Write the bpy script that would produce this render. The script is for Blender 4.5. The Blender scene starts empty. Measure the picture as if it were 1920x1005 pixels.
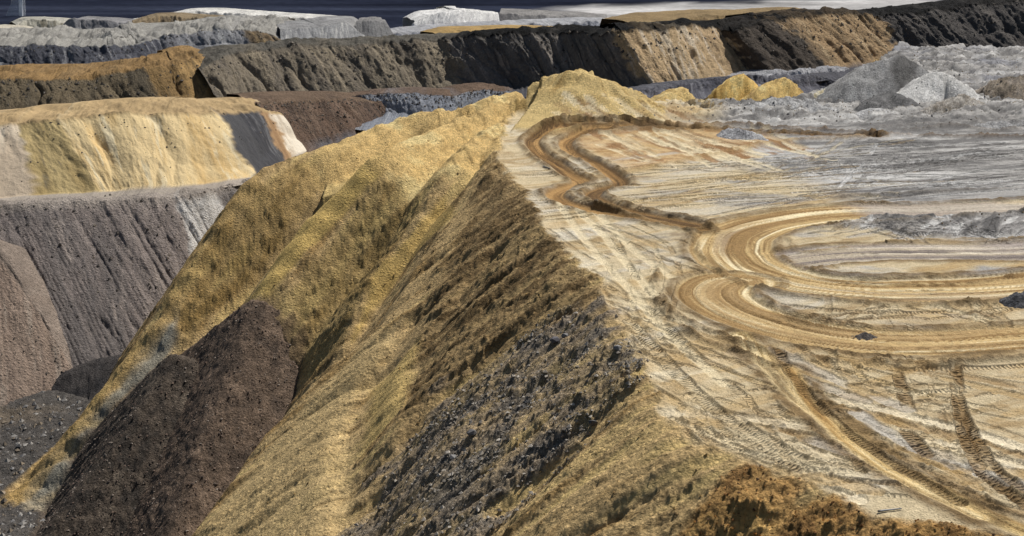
import bpy, math
import numpy as np

# ------------------------------------------------------------------ camera, sky, sun, exposure
scene = bpy.context.scene
CAM_Z, PITCH, FPX = 40.0, math.radians(13.9), 2637.0       # metres above the plateau; focal length in photo pixels
cd = bpy.data.cameras.new('camera')
cam = bpy.data.objects.new('camera', cd)
scene.collection.objects.link(cam)
cam.location = (0, 0, CAM_Z)
cam.rotation_euler = (math.pi / 2 - PITCH, 0, 0)
cd.sensor_width = 36.0
cd.lens = 36.0 * FPX / 1920.0
cd.clip_start, cd.clip_end = 1.0, 30000.0
scene.camera = cam

SUN_EL, SUN_AZ = math.radians(51), math.radians(38)        # azimuth from +Y (ahead) towards +X (right)
world = bpy.data.worlds.new('World')
scene.world = world
world.use_nodes = True
wn = world.node_tree
sky = wn.nodes.new('ShaderNodeTexSky')
sky.sky_type = 'NISHITA'
sky.sun_disc = False
sky.sun_elevation = SUN_EL
sky.sun_rotation = SUN_AZ
bg = wn.nodes['Background']
wn.links.new(sky.outputs[0], bg.inputs[0])
bg.inputs[1].default_value = 0.05
sl = bpy.data.lights.new('sun', 'SUN')
sl.energy = 5.0
sl.angle = math.radians(0.5)
sl.color = (1.0, 0.962, 0.905)
sun = bpy.data.objects.new('sun', sl)
scene.collection.objects.link(sun)
sun.rotation_euler = (math.pi / 2 - SUN_EL, 0, math.pi - SUN_AZ)
scene.view_settings.view_transform = 'Standard'
scene.view_settings.look = 'None'
scene.view_settings.exposure = 0.0
scene.view_settings.gamma = 1.0

# ------------------------------------------------------------------ helpers
rng = np.random.default_rng(7)
SP, CP = math.sin(PITCH), math.cos(PITCH)
CAM = np.array([0, 0, CAM_Z])

def ray(px, py):
    a, b = (px - 960.0) / FPX, (py - 502.5) / FPX
    return np.array([a, CP - b * SP, -SP - b * CP])

def at(px, py, z):
    """where the sight line of a photo pixel meets elevation z"""
    d = ray(px, py)
    return CAM + d * ((z - CAM_Z) / d[2])

def col(r, g, b, k=1.0):
    c = np.array([r, g, b]) / 255.0
    return np.where(c <= 0.04045, c / 12.92, ((c + 0.055) / 1.055) ** 2.4) * k

def hsh(ix, iy):
    h = ix + iy
    h ^= h >> np.uint32(13)
    h *= np.uint32(1274126177)
    h ^= h >> np.uint32(16)
    return (h & np.uint32(0xFFFFFF)).astype(np.float32) * np.float32(2.0 / 16777215.0) - np.float32(1.0)

def vn(x, y, seed=0):
    x = np.asarray(x, np.float32); y = np.asarray(y, np.float32)
    x, y = np.broadcast_arrays(x, y)
    fx, fy = np.floor(x), np.floor(y)
    u, v = x - fx, y - fy
    u = u * u * (3 - 2 * u)
    v = v * v * (3 - 2 * v)
    kx, ky = np.uint32(374761393), np.uint32(668265263)
    hx = fx.astype(np.int32).astype(np.uint32) * kx + np.uint32((seed * 974634777) & 0xFFFFFFFF)
    hy = fy.astype(np.int32).astype(np.uint32) * ky
    hx1, hy1 = hx + kx, hy + ky
    a, b = hsh(hx, hy), hsh(hx1, hy)
    c, d = hsh(hx, hy1), hsh(hx1, hy1)
    a += (b - a) * u
    c += (d - c) * u
    return a + (c - a) * v

def fbm(x, y, octv=4, gain=0.5, seed=0):
    t, amp, tot = 0.0, 1.0, 0.0
    for i in range(octv):
        c, s = math.cos(0.6 + i), math.sin(0.6 + i)
        k = 2.03 ** i
        t = t + amp * vn((x * c - y * s) * k + i * 7.3, (x * s + y * c) * k - i * 3.1, seed + i * 17)
        tot += amp
        amp *= gain
    return t / tot

def sst(a, b, x):
    t = np.clip((x - a) / (b - a), 0, 1)
    return t * t * (3 - 2 * t)

def smooth_poly(P, n=6):
    P = np.asarray(P, float)
    if len(P) < 3:
        return P
    Q = np.vstack([2 * P[0] - P[1], P, 2 * P[-1] - P[-2]])
    out = []
    for i in range(1, len(Q) - 2):
        for k in range(n):
            t = k / n
            out.append(0.5 * ((2 * Q[i]) + (-Q[i-1] + Q[i+1]) * t + (2*Q[i-1] - 5*Q[i] + 4*Q[i+1] - Q[i+2]) * t*t
                              + (-Q[i-1] + 3*Q[i] - 3*Q[i+1] + Q[i+2]) * t**3))
    out.append(P[-1])
    return np.array(out)

def poly_near(X, Y, P):
    """distance, signed side, arc length and interpolated third column for flat arrays X, Y"""
    best = np.full(X.shape, 1e18, np.float32); side = np.zeros(X.shape, np.float32); arc = np.zeros(X.shape, np.float32); zz = np.zeros(X.shape, np.float32)
    s0 = 0.0
    for i in range(len(P) - 1):
        ax, ay = P[i, 0], P[i, 1]
        dx, dy = float(P[i+1, 0] - ax), float(P[i+1, 1] - ay)
        ax, ay = float(ax), float(ay)
        L2 = dx * dx + dy * dy + 1e-12
        L = math.sqrt(L2)
        t = np.clip(((X - ax) * dx + (Y - ay) * dy) / L2, 0, 1)
        ex, ey = X - ax - t * dx, Y - ay - t * dy
        q = ex * ex + ey * ey
        m = q < best
        tm = t[m]
        best[m] = q[m]
        side[m] = np.sign(dx * ey[m] - dy * ex[m])
        arc[m] = s0 + tm * L
        if P.shape[1] > 2:
            zz[m] = P[i, 2] + tm * (P[i+1, 2] - P[i, 2])
        s0 += L
    return np.sqrt(best), side, arc, zz

def inside(X, Y, P):
    r = np.zeros(X.shape, bool)
    n = len(P)
    for i in range(n):
        x1, y1 = P[i][0], P[i][1]
        x2, y2 = P[(i + 1) % n][0], P[(i + 1) % n][1]
        if y1 == y2:
            continue
        c = ((y1 > Y) != (y2 > Y)) & (X < (x2 - x1) * (Y - y1) / (y2 - y1) + x1)
        r ^= c
    return r

def tag(o, label=None, cat=None, group=None, kind=None):
    if label: o['label'] = label
    if cat: o['category'] = cat
    if group: o['group'] = group
    if kind: o['kind'] = kind
    return o

def mesh_np(name, co, faces, mat, cols=None, attrs=None, smooth=True, parent=None):
    me = bpy.data.meshes.new(name)
    co = np.asarray(co, np.float32); faces = np.asarray(faces, np.int32)
    n, k = faces.shape
    me.vertices.add(len(co)); me.vertices.foreach_set('co', co.ravel())
    me.loops.add(n * k); me.loops.foreach_set('vertex_index', faces.ravel())
    me.polygons.add(n)
    me.polygons.foreach_set('loop_start', np.arange(0, n * k, k, dtype=np.int32))
    me.polygons.foreach_set('use_smooth', np.full(n, smooth, dtype=bool))
    if cols is not None:
        a = me.attributes.new('Col', 'FLOAT_COLOR', 'POINT')
        c4 = np.ones((len(co), 4), np.float32); c4[:, :3] = cols
        a.data.foreach_set('color', c4.ravel())
    if attrs is not None:
        a = me.attributes.new('trk', 'FLOAT_VECTOR', 'POINT')
        a.data.foreach_set('vector', np.asarray(attrs, np.float32).ravel())
    me.update(calc_edges=True)
    me.materials.append(mat)
    o = bpy.data.objects.new(name, me)
    scene.collection.objects.link(o)
    if parent: o.parent = parent
    return o

# ------------------------------------------------------------------ materials
def earth(name, fine=0.35, bump=0.25, scale=1.0, ripples=False, rough=0.95, speck=0.35, grain=0.0, gsize=2.4):
    """sand, clay and spoil: colour from the layers stored on the mesh, grain, specks and fine relief from noise"""
    m = bpy.data.materials.new(name); m.use_nodes = True
    N, L = m.node_tree.nodes, m.node_tree.links
    p = N['Principled BSDF']; p.inputs['Roughness'].default_value = rough
    p.inputs['Specular IOR Level'].default_value = 0.15
    at_ = N.new('ShaderNodeAttribute'); at_.attribute_name = 'Col'
    geo = N.new('ShaderNodeNewGeometry')
    def noise(sc, det=6, r=0.62):
        t = N.new('ShaderNodeTexNoise'); t.inputs['Scale'].default_value = sc
        t.inputs['Detail'].default_value = det; t.inputs['Roughness'].default_value = r
        L.new(geo.outputs['Position'], t.inputs['Vector']); return t
    def ramp(sock, a, b, lo, hi):
        r = N.new('ShaderNodeMapRange'); r.inputs[1].default_value = a; r.inputs[2].default_value = b
        r.inputs[3].default_value = lo; r.inputs[4].default_value = hi
        L.new(sock, r.inputs[0]); return r.outputs[0]
    def mul(a, b):
        q = N.new('ShaderNodeMath'); q.operation = 'MULTIPLY'
        L.new(a, q.inputs[0])
        if isinstance(b, float): q.inputs[1].default_value = b
        else: L.new(b, q.inputs[1])
        return q.outputs[0]
    n1, n2, n3 = noise(0.35 * scale), noise(2.2 * scale, 8, 0.7), noise(5.5 * scale, 3, 0.8)
    f = mul(ramp(n1.outputs[0], 0.3, 0.7, 1 - fine * 0.6, 1 + fine * 0.6), ramp(n2.outputs[0], 0.3, 0.7, 1 - fine, 1 + fine))
    f = mul(f, ramp(n3.outputs[0], 0.58, 0.70, 1.0, 1.0 - speck))
    mx = N.new('ShaderNodeVectorMath'); mx.operation = 'SCALE'
    L.new(at_.outputs['Vector'], mx.inputs[0])
    hgt = N.new('ShaderNodeMath'); hgt.operation = 'ADD'
    L.new(n2.outputs[0], hgt.inputs[0]); L.new(mul(n3.outputs[0], 0.35), hgt.inputs[1])
    h = hgt.outputs[0]
    if grain:                                    # clods and pebbles: sharp cells of uneven tone, each a little proud of the next
        hs = []
        for k_, amp_ in (((gsize, 1.0), (gsize * 2.3, 0.7)) if grain > 0.18 else ((gsize * 1.5, 1.0),)):
            vo = N.new('ShaderNodeTexVoronoi'); vo.inputs['Scale'].default_value = k_
            wv = N.new('ShaderNodeVectorMath'); wv.operation = 'SCALE'; wv.inputs['Scale'].default_value = 0.35
            L.new(n2.outputs['Color'], wv.inputs[0])
            av = N.new('ShaderNodeVectorMath'); av.operation = 'ADD'
            L.new(geo.outputs['Position'], av.inputs[0]); L.new(wv.outputs[0], av.inputs[1]); L.new(av.outputs[0], vo.inputs['Vector'])
            sc_ = N.new('ShaderNodeSeparateColor'); L.new(vo.outputs['Color'], sc_.inputs[0])
            f = mul(f, ramp(sc_.outputs[0], 0.0, 1.0, 1 - grain * amp_, 1 + grain * amp_))
            hs.append(mul(mul(ramp(vo.outputs['Distance'], 0.0, 0.6, 1.0, 0.0), sc_.outputs[1]), 0.9 * amp_ / (k_ / gsize)))
        for q_ in hs:
            ad = N.new('ShaderNodeMath'); ad.operation = 'ADD'; L.new(h, ad.inputs[0]); L.new(q_, ad.inputs[1]); h = ad.outputs[0]
    if ripples:
        ta = N.new('ShaderNodeAttribute'); ta.attribute_name = 'trk'
        sp = N.new('ShaderNodeSeparateXYZ'); L.new(ta.outputs['Vector'], sp.inputs[0])
        wob = N.new('ShaderNodeMath'); wob.operation = 'ADD'
        L.new(mul(sp.outputs[0], 2 * math.pi / 0.42), wob.inputs[0]); L.new(mul(n2.outputs[0], 3.0), wob.inputs[1])
        sn = N.new('ShaderNodeMath'); sn.operation = 'SINE'; L.new(wob.outputs[0], sn.inputs[0])
        rip = mul(mul(sn.outputs[0], sp.outputs[2]), 0.42)
        ad = N.new('ShaderNodeMath'); ad.operation = 'ADD'; L.new(h, ad.inputs[0]); L.new(rip, ad.inputs[1]); h = ad.outputs[0]
        dk = N.new('ShaderNodeMath'); dk.operation = 'MULTIPLY_ADD'
        L.new(rip, dk.inputs[0]); dk.inputs[1].default_value = 0.35; dk.inputs[2].default_value = 1.0
        f = mul(f, dk.outputs[0])
    L.new(f, mx.inputs['Scale'])
    L.new(mx.outputs[0], p.inputs['Base Color'])
    b = N.new('ShaderNodeBump'); b.inputs['Strength'].default_value = 1.0; b.inputs['Distance'].default_value = bump
    L.new(h, b.inputs['Height']); L.new(b.outputs[0], p.inputs['Normal'])
    return m

M_PLATEAU = earth('plateau_sand', 0.2, 0.16, 1.0, True, speck=0.4, grain=0.10, gsize=3.0)
M_SLOPE = earth('slope_spoil', 0.26, 0.26, 1.5, speck=0.4, grain=0.2, gsize=2.2)
M_GRAVEL = earth('gravel_spoil', 0.3, 0.3, 1.6, speck=0.3, grain=0.3, gsize=2.6)
M_FAR = earth('far_spoil', 0.2, 0.7, 0.9, speck=0.4, grain=0.16, gsize=1.1)
M_FARS = earth('far_sand', 0.08, 0.22, 0.7, speck=0.12)
M_FLOOR = earth('pit_floor_earth', 0.3, 0.6, 0.05, speck=0.2)
M_FLOOR.node_tree.nodes['Principled BSDF'].inputs['Specular IOR Level'].default_value = 0.0

# ------------------------------------------------------------------ the main dump: plateau, hillside and heaps on one terrain grid
NU, NV = 1140, 860
us = np.linspace(-0.505, 0.46, NU)
yy = np.linspace(76, 455, 4000)
dens = (1.0 / yy ** 2) * (1 + 1.3 * np.exp(-((yy - 205) / 60.0) ** 2)) + 4e-6
cum = np.cumsum(dens); cum = (cum - cum[0]) / (cum[-1] - cum[0])
ys = np.interp(np.linspace(0, 1, NV), cum, yy)
Y = np.repeat(ys[:, None], NU, 1)
Y = Y.astype(np.float32)
X = (Y * us[None, :]).astype(np.float32)

def chain(pts, z0, slope=33.0, z1=None):
    """a crest line from photo pixels: explicit z where given, otherwise descending at the slope"""
    out = []
    for q in pts:
        if len(q) == 3:
            out.append(at(*q)); continue
        prev = out[-1]
        best, bs = None, -1.0
        for dz in np.arange(0.05, 40, 0.05):
            p = at(q[0], q[1], prev[2] - dz)
            sl_ = dz / math.hypot(p[0] - prev[0], p[1] - prev[1])
            if sl_ > bs: best, bs = p, sl_
            if sl_ >= math.tan(math.radians(slope)): break
        out.append(best)
    return np.array(out)

def ridge(P, k, w, sm=3, reach=30.0, kright=None, dmax=None, kmax=0.6, soft=0.0):
    P = smooth_poly(P, sm)
    x0, x1, y0, y1 = P[:, 0].min() - reach, P[:, 0].max() + reach, P[:, 1].min() - reach, P[:, 1].max() + reach
    b = (X > x0) & (X < x1) & (Y > y0) & (Y < y1)
    xb, yb = X[b], Y[b]
    d, s, a, z = poly_near(xb, yb, P)
    if soft:                                   # blend the crest height over neighbouring stretches so that bends leave no steps
        zs, ws = np.zeros_like(d), np.zeros_like(d)
        for i in range(len(P) - 1):
            dx, dy = float(P[i+1, 0] - P[i, 0]), float(P[i+1, 1] - P[i, 1])
            L2 = dx * dx + dy * dy + 1e-9
            t = np.clip(((xb - np.float32(P[i, 0])) * np.float32(dx) + (yb - np.float32(P[i, 1])) * np.float32(dy)) / np.float32(L2), 0, 1)
            q = np.hypot(xb - np.float32(P[i, 0]) - t * np.float32(dx), yb - np.float32(P[i, 1]) - t * np.float32(dy))
            w_ = np.exp((d - q) / np.float32(soft)) * np.float32(math.sqrt(L2))
            zs += w_ * (np.float32(P[i, 2]) + t * np.float32(P[i+1, 2] - P[i, 2])); ws += w_
        z = zs / ws
    out = np.full(X.shape, -200.0, np.float32)
    kk = k if kright is None else np.where(s > 0, k, kright)
    out[b] = z - kk * (np.sqrt(d * d + w * w) - w)
    if dmax is not None:
        e = np.maximum(d - dmax, 0)
        out[b] -= kmax * e * e / (e + 3)
    return out

def smax(a, b, r=0.6):
    h = np.clip(0.5 + 0.5 * (a - b) / r, 0, 1)
    return b + (a - b) * h + r * h * (1 - h)

# rim of the plateau, from bottom right of the photo round to the peak and along the back
RIM = [(2150, 1085), (1950, 1030), (1800, 1000), (1640, 968), (1545, 925), (1430, 880), (1340, 832), (1290, 820), (1235, 735),
       (1205, 685), (1165, 610), (1120, 535), (1035, 430), (965, 330), (938, 275), (955, 225), (1000, 185)]
RIMW = smooth_poly([at(a, b, 0)[:2] for a, b in RIM], 6)
BACK = np.array([[4, 318], [40, 312], [60, 318], [75, 335], [110, 420], [130, 470], [330, 470], [330, 40], [60, 40]])
PLATP = np.vstack([RIMW, BACK])
inP = inside(X, Y, PLATP)
dR, _, _, _ = poly_near(X, Y, np.vstack([RIMW, BACK[:5]]))
wobble = fbm(X / 9, Y / 9, 4, 0.55, 3)
sd = np.where(inP, -dR, dR) + wobble * 2.2 * sst(8, 0, dR)
fallA = (X * 0.99 + Y * 0.1)                      # down-slope and cross-slope coordinates, near face
crossA = (-X * 0.1 + Y * 0.99)
fallB = (X * 0.55 + Y * 0.83)                     # the same for the far tongues
crossB = (-X * 0.83 + Y * 0.55)
nearw = sst(235, 190, Y + X * 0.35)
lip = 0.77 * (np.sqrt(np.maximum(sd, 0) ** 2 + 2.0) - math.sqrt(2.0))
H_pl = fbm(X / 30, Y / 30, 3, 0.5, 11) * 0.5 - 5.5 * sst(322, 345, Y - X * 0.06) * sst(95, 60, X)
H_pl = H_pl + np.where(Y > 318, fbm(X / 9, Y / 11, 4, 0.6, 21) * 1.8 * sst(318, 340, Y), 0)
H_base = H_pl * sst(3, -3, sd) - lip

def lookup(G, x, y):
    fi = np.interp(y, ys, np.arange(NV)); fj = (x / y - us[0]) / (us[1] - us[0])
    fi = np.clip(fi, 0, NV - 1.001); fj = np.clip(fj, 0, NU - 1.001)
    i, j = np.floor(fi).astype(int), np.floor(fj).astype(int)
    a, b = fi - i, fj - j
    return (G[i, j] * (1-a) * (1-b) + G[i+1, j] * a * (1-b) + G[i, j+1] * (1-a) * b + G[i+1, j+1] * a * b)

tt = np.arange(70, 470, 0.25)
def hit(px, py, G=None):
    """point of the terrain seen at a photo pixel"""
    G = H0 if G is None else G
    d = ray(px, py)
    q = CAM[None, :] + tt[:, None] * d[None, :]
    g = lookup(G, q[:, 0], np.clip(q[:, 1], ys[0], ys[-1]))
    w = np.nonzero(q[:, 2] < g)[0]
    k = w[0] if len(w) else len(tt) - 1
    if k > 0:
        a = q[k-1, 2] - g[k-1]; b = q[k, 2] - g[k]
        f = a / (a - b + 1e-9)
        p = q[k-1] + (q[k] - q[k-1]) * np.clip(f, 0, 1)
    else:
        p = q[k]
    return p

# left boundary of the near face: it breaks away steeply behind this line
P4 = smooth_poly([hit(a, b, H_base)[:2] for a, b in ((940, 282), (880, 350), (800, 480), (715, 605), (560, 748), (450, 890), (370, 1005), (300, 1100))], 4)
d4, s4, a4, _ = poly_near(X, Y, P4)
d4 = d4 + fbm(X / 5, Y / 5, 3, 0.5, 76) * 0.8
H_base = H_base - np.where((s4 < 0) & (a4 > 0.5), 0.9 * np.maximum(np.sqrt(np.maximum(d4, 0) ** 2 + 1.5) - 1.22, 0), 0)

T1 = chain([(1005, 158, 4.5), (880, 200, 1.0), (760, 218, -1.5), (640, 264, -4.5), (560, 292, -7), (478, 334, -10),
            (390, 460), (300, 600), (150, 790), (0, 955), (-90, 1060)], 0, 36)
T2 = chain([(1010, 178, 3.2), (930, 206, 1.0), (840, 234, 0.0), (745, 272, -1.5), (700, 298, -3), (605, 400), (482, 560)], 0, 33)
T2 = np.vstack([T2, T2[-1] + np.array([[-4, -6, -7.5], [-9, -13, -16], [-15, -22, -26]])])
T3 = chain([(995, 200, 1.5), (940, 232, 0.5), (890, 265, -0.3), (848, 305, -2.0), (790, 410), (700, 528), (655, 640), (600, 730), (540, 840), (480, 950)], 0, 33)
for T in (T1, T2, T3):
    T[:, :2] += (rng.random((len(T), 2)) - 0.5) * 0.5
H_t1 = ridge(T1, 0.48, 3.0, 3, 60, 1.25, soft=1.3)
H_t2 = ridge(T2, 0.56, 2.2, 3, 50, 1.15, soft=1.3)
H_t3 = ridge(T3, 0.56, 1.8, 3, 50, 1.1, soft=1.3)
keepout = 9.0 * sst(1.5, -4.0, sd)
H_t1, H_t2, H_t3 = H_t1 - keepout, H_t2 - keepout, H_t3 - keepout
HILL = smax(smax(smax(H_base, H_t1, 0.8), H_t2, 0.4), H_t3, 0.4)
for pp, k_, w_ in (([(1165, 630, 0), (1010, 725), (860, 845), (700, 965), (590, 1060)], 0.55, 2.0), ([(1240, 750, 0), (1120, 850), (990, 960), (900, 1050)], 0.5, 2.0),
                  ([(1040, 440, 0), (920, 560), (830, 650), (760, 760), (690, 880), (650, 1010)], 0.5, 1.5), ([(955, 325, -0.3), (890, 430), (800, 570), (720, 690), (620, 810), (480, 970)], 0.5, 1.6)):
    HILL = smax(HILL, ridge(chain(pp, 0, 35.5), k_, w_, 3, 40, None, 8), 0.5)
for pp, dep, w_ in (([(830, 520), (740, 640), (668, 760), (655, 880), (640, 1040)], 2.0, 2.2), ([(1075, 545), (930, 650), (800, 770), (735, 880), (700, 1040)], 1.8, 2.4),
                    ([(985, 400), (900, 500), (800, 640), (770, 720)], 1.2, 2.0), ([(1210, 715), (1100, 810), (960, 930), (880, 1040)], 1.4, 2.0)):
    Pg = smooth_poly([hit(a, b, HILL)[:2] for a, b in pp], 4)
    dg, sg, ag, _ = poly_near(X, Y, Pg)
    dg = dg + fbm(X / 4, Y / 4, 3, 0.5, 78) * 0.8
    HILL = HILL - dep * np.exp(-np.where(sg > 0, dg / (w_ * 1.8), dg / w_) ** 2) * sst(0, 12, ag)
PK = np.array([at(900, 199, 0.6), at(945, 185, 2.0), at(985, 178, 3.5), at(1010, 150, 6.5), at(1062, 127, 9.5), at(1115, 134, 9.0), at(1160, 158, 6.0), at(1200, 180, 3.0), at(1240, 196, 1.0), at(1290, 200, 0)])
H_pk = ridge(PK, 0.62, 2.5)
dpk, _, apk, _ = poly_near(X, Y, smooth_poly(PK, 5))
dpk, spk, apk, _ = poly_near(X, Y, smooth_poly(PK, 5))
H_pk = H_pk + np.where((spk < 0) & (H_pk > -190), 0.40 * np.maximum(dpk - 7, 0), 0)
# flutes down the camera side of the peak
flw = apk / 1.8 + 3 + 0.5 * fbm(X / 5, Y / 5, 3, 0.6, 79)
flute = (np.sqrt(np.abs(vn(flw, dpk * 0.06, 5))) + 0.4 * np.sqrt(np.abs(vn(flw * 2.3, dpk * 0.1, 6)))) * 1.2 * sst(0.2, 3, dpk) * sst(16, 9, dpk)
H_pk = H_pk + flute - 0.9
PK2 = np.array([at(1005, 205, 1.2), at(1050, 178, 4.0), at(1092, 176, 4.0), at(1135, 196, 2.0)])
H_pk2 = ridge(PK2, 0.55, 2.0)
PK3 = np.array([at(1225, 200, 0.5), at(1265, 165, 3.0), at(1290, 170, 2.5), at(1305, 190, 0)])
H_pk = smax(H_pk, H_pk2, 0.6)
FLOOR = -56.5 + 5.5 * sst(212, 262, Y) + fbm(X / 7, Y / 7, 5, 0.6, 31) * 1.6
inside_pl = sst(1.0, -1.0, sd)
H0 = smax(smax(HILL, H_pk, 0.4), FLOOR, 0.8)

# --- separate heaps resting on it
HEAPS = {}
def heap(key, P, k, w, rough=0.25, wl=2.0, seed=0, sm=3, embed=0.25, reach=30, kright=None, flutes=0.0):
    h = ridge(P, k, w, sm, reach, kright)
    b = h > -190
    h[b] += fbm(X[b] / wl, Y[b] / wl, 5, 0.65, seed) * rough
    h[b] += fbm(X[b] / 0.9, Y[b] / 1.1, 3, 0.7, seed + 7) * min(rough, 0.6) * 0.5
    if flutes:
        d, _, a, _ = poly_near(X[b], Y[b], smooth_poly(P, sm))
        h[b] += flutes * (np.sqrt(np.abs(vn(a / 1.3 + d * 0.12, d * 0.05, seed + 5))) - 0.6) * sst(0.2, 2.5, d)
    HEAPS[key] = (h, embed)
B1 = chain([(478, 563, -23.0), (452, 640), (415, 740), (370, 860), (320, 1000), (280, 1110)], 0, 31)
B2 = chain([(325, 665, -31.0), (275, 750), (205, 850), (110, 970), (40, 1060)], 0, 32)
heap('brown', B1, 0.58, 1.6, 0.35, 1.2, 41, reach=50, kright=0.85)
heap('brown2', B2, 0.62, 1.4, 0.40, 1.2, 42, reach=50, kright=1.0)
heap('darkmound', np.array([at(95, 712, -50), at(140, 688, -47.5), (at(190, 672, -46)), at(240, 665, -45)]), 0.5, 2, 0.5, 3, 43)
heap('pk3', PK3, 0.6, 1.2, 0.5, 2, 59, flutes=0.8)
heap('yel1', np.array([at(1325, 188, -1.5), at(1352, 160, 2.0), at(1385, 140, 4.2), at(1398, 142, 4.0), at(1420, 172, 0.5)]), 0.75, 1.2, 0.5, 2, 44, flutes=1.0)
heap('yel2', np.array([at(1395, 195, -1), at(1425, 165, 1.8), at(1462, 147, 3.2), at(1478, 152, 2.8), at(1492, 175, 0)]), 0.75, 1.0, 0.6, 2, 45, flutes=1.0)
heap('yel3', np.array([at(1495, 195, -1), at(1525, 176, 1.2), at(1560, 168, 1.8)]), 0.6, 1.0, 0.8, 1.5, 52, flutes=0.6)
heap('grey', np.array([at(1535, 207, -1), at(1585, 160, 4.0), at(1635, 122, 7.8), at(1680, 107, 9.0), at(1708, 112, 8.3), at(1748, 150, 4)]), 0.66, 3.0, 0.9, 3.5, 46)
heap('dome', np.array([at(1635, 192, 2.5), at(1665, 172, 3.6), at(1690, 180, 3.2)]), 0.75, 2.2, 0.5, 1.5, 47)
heap('white', np.array([at(1690, 200, 1), at(1720, 160, 4.5), at(1755, 134, 7), at(1790, 148, 5.5), at(1815, 178, 2.5), at(1832, 210, 0)]), 0.66, 2.4, 0.45, 3, 48, flutes=0.9)
heap('small', np.array([at(1735, 207, 1.2), at(1790, 182, 3.0), at(1815, 178, 3.0), at(1828, 215, 0)]), 0.7, 0.8, 1.1, 1.5, 49)
heap('hump', np.array([at(1370, 222, 0), at(1420, 196, 1.8), at(1470, 184, 2.6), at(1530, 192, 2.0), at(1575, 215, 0.2)]), 0.30, 1.2, 1.5, 2.5, 50, flutes=0.6)
heap('rocky', np.array([at(1835, 190, 0), at(1870, 165, 3.0), at(1910, 140, 5.5), at(1990, 135, 6), at(2080, 150, 5)]), 0.55, 1.2, 1.8, 2.5, 51, flutes=1.0)
heap('whitelow', np.array([at(1590, 222, 0.3), at(1625, 205, 1.6), at(1660, 208, 1.2), at(1690, 225, 0.2)]), 0.6, 0.9, 0.7, 1.6, 53, flutes=0.5)
heap('greyridge', np.array([at(1345, 252, 0), at(1365, 240, 1.5), at(1400, 246, 1.2), at(1440, 262, 0)]), 0.6, 0.9, 0.5, 1.5, 54)
heap('clodwall', np.array([at(1255, 200, 0), at(1300, 186, 1.6), at(1345, 190, 1.5), at(1378, 205, 0.2)]), 0.6, 0.9, 0.9, 1.2, 55)
heap('backmound', np.array([at(1830, 236, 0.2), at(1880, 226, 1.2), at(1930, 224, 1.5)]), 0.45, 0.9, 0.7, 1.6, 56)
heap('lump', np.array([at(1889, 556, 0.6), at(1903, 549, 1.1), at(1925, 550, 1.0)]), 0.9, 0.3, 0.5, 0.5, 57, reach=5)
heap('pat', np.array([at(1613, 628, 0.1), at(1621, 624, 0.3), at(1630, 626, 0.2)]), 0.6, 0.3, 0.25, 0.4, 58, reach=4)

def region(pix, soft=1.0, warp=1.0, seed=0, wl=4.0, comb=0.0):
    """soft mask of a patch of ground whose corners are seen at these photo pixels"""
    P = np.array([hit(a, b)[:2] for a, b in pix])
    m = np.zeros(X.shape)
    x0, x1, y0, y1 = P[:, 0].min() - 4, P[:, 0].max() + 4, P[:, 1].min() - 4, P[:, 1].max() + 4
    b = (X > x0) & (X < x1) & (Y > y0) & (Y < y1)
    xs, y_ = X[b], Y[b]
    d, _, _, _ = poly_near(xs, y_, np.vstack([P, P[:1]]))
    s = np.where(inside(xs, y_, P), d, -d) + warp * fbm(xs / wl, y_ / wl, 4, 0.6, seed + 100)
    if comb:
        s = s + comb * streak[b]
    m[b] = sst(-soft, soft, s)
    return m

# ------------------------------------------------------------------ colours of the layers
C = np.zeros(X.shape + (3,), np.float32)
def paint(m, c, k=1.0):
    global C
    m = (m * k).astype(np.float32)[..., None]
    C += (np.asarray(c, np.float32) - C) * m

onplat = sst(0.6, -0.6, sd + 0.7 * fbm(X / 1.6, Y / 1.6, 4, 0.65, 83))
n_lo, n_mid = fbm(X / 14, Y / 14, 4, 0.55, 61), fbm(X / 3.2, Y / 3.2, 5, 0.6, 62)
strA = fbm(crossA / 1.7, fallA / 10, 2, 0.5, 63)
strB = fbm(crossB / 1.9, fallB / 10, 2, 0.5, 64)
streak = strA * nearw + strB * (1 - nearw)
dh = np.zeros(X.shape)                              # relief added to the base form

# hillside
SAND, OCHRE, BROWN, DARK = col(212, 184, 118), col(190, 150, 80), col(150, 122, 80), col(98, 84, 62)
C[:] = col(200, 171, 121)
paint(sst(0.0, 0.5, streak + n_mid * 0.4), col(164, 132, 82), 0.8)
paint(sst(0.1, 0.6, -streak + n_lo * 0.5), col(214, 188, 124), 0.6)
rough_h = 0.5 + 0.35 * n_lo
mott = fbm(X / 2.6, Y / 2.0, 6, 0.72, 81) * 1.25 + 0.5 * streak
paint(sst(0.12, 0.5, mott), col(112, 94, 64), 0.7)  # brown mottles: damp earth, with the shade of lumps put into the colour
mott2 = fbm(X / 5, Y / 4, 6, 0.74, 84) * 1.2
paint((1 - nearw) * sst(0.05, 0.4, mott2), col(108, 90, 58), 0.65)  # wider mottles on the far tongues: damp plus painted lump shade
rough_h = rough_h + 0.7 * (1 - nearw) * sst(0.0, 0.4, mott2)
rough_h = rough_h + 0.5 * sst(0.0, 0.5, mott)
m = region([(700, 330), (640, 430), (560, 540), (545, 690), (590, 700), (640, 640), (700, 520), (790, 400), (800, 340)], 1.5, 1.5, 1)
paint(m, col(150, 128, 78), 0.55); rough_h = rough_h + 0.6 * m
m = region([(560, 300), (430, 420), (330, 590), (340, 650), (440, 560), (540, 440), (640, 310)], 1.5, 2, 2)
paint(m, col(150, 124, 72), 0.55); rough_h = rough_h + 0.5 * m
m = region([(690, 300), (600, 390), (480, 545), (455, 575), (500, 560), (600, 450), (720, 320)], 0.7, 0.5, 3)
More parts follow.
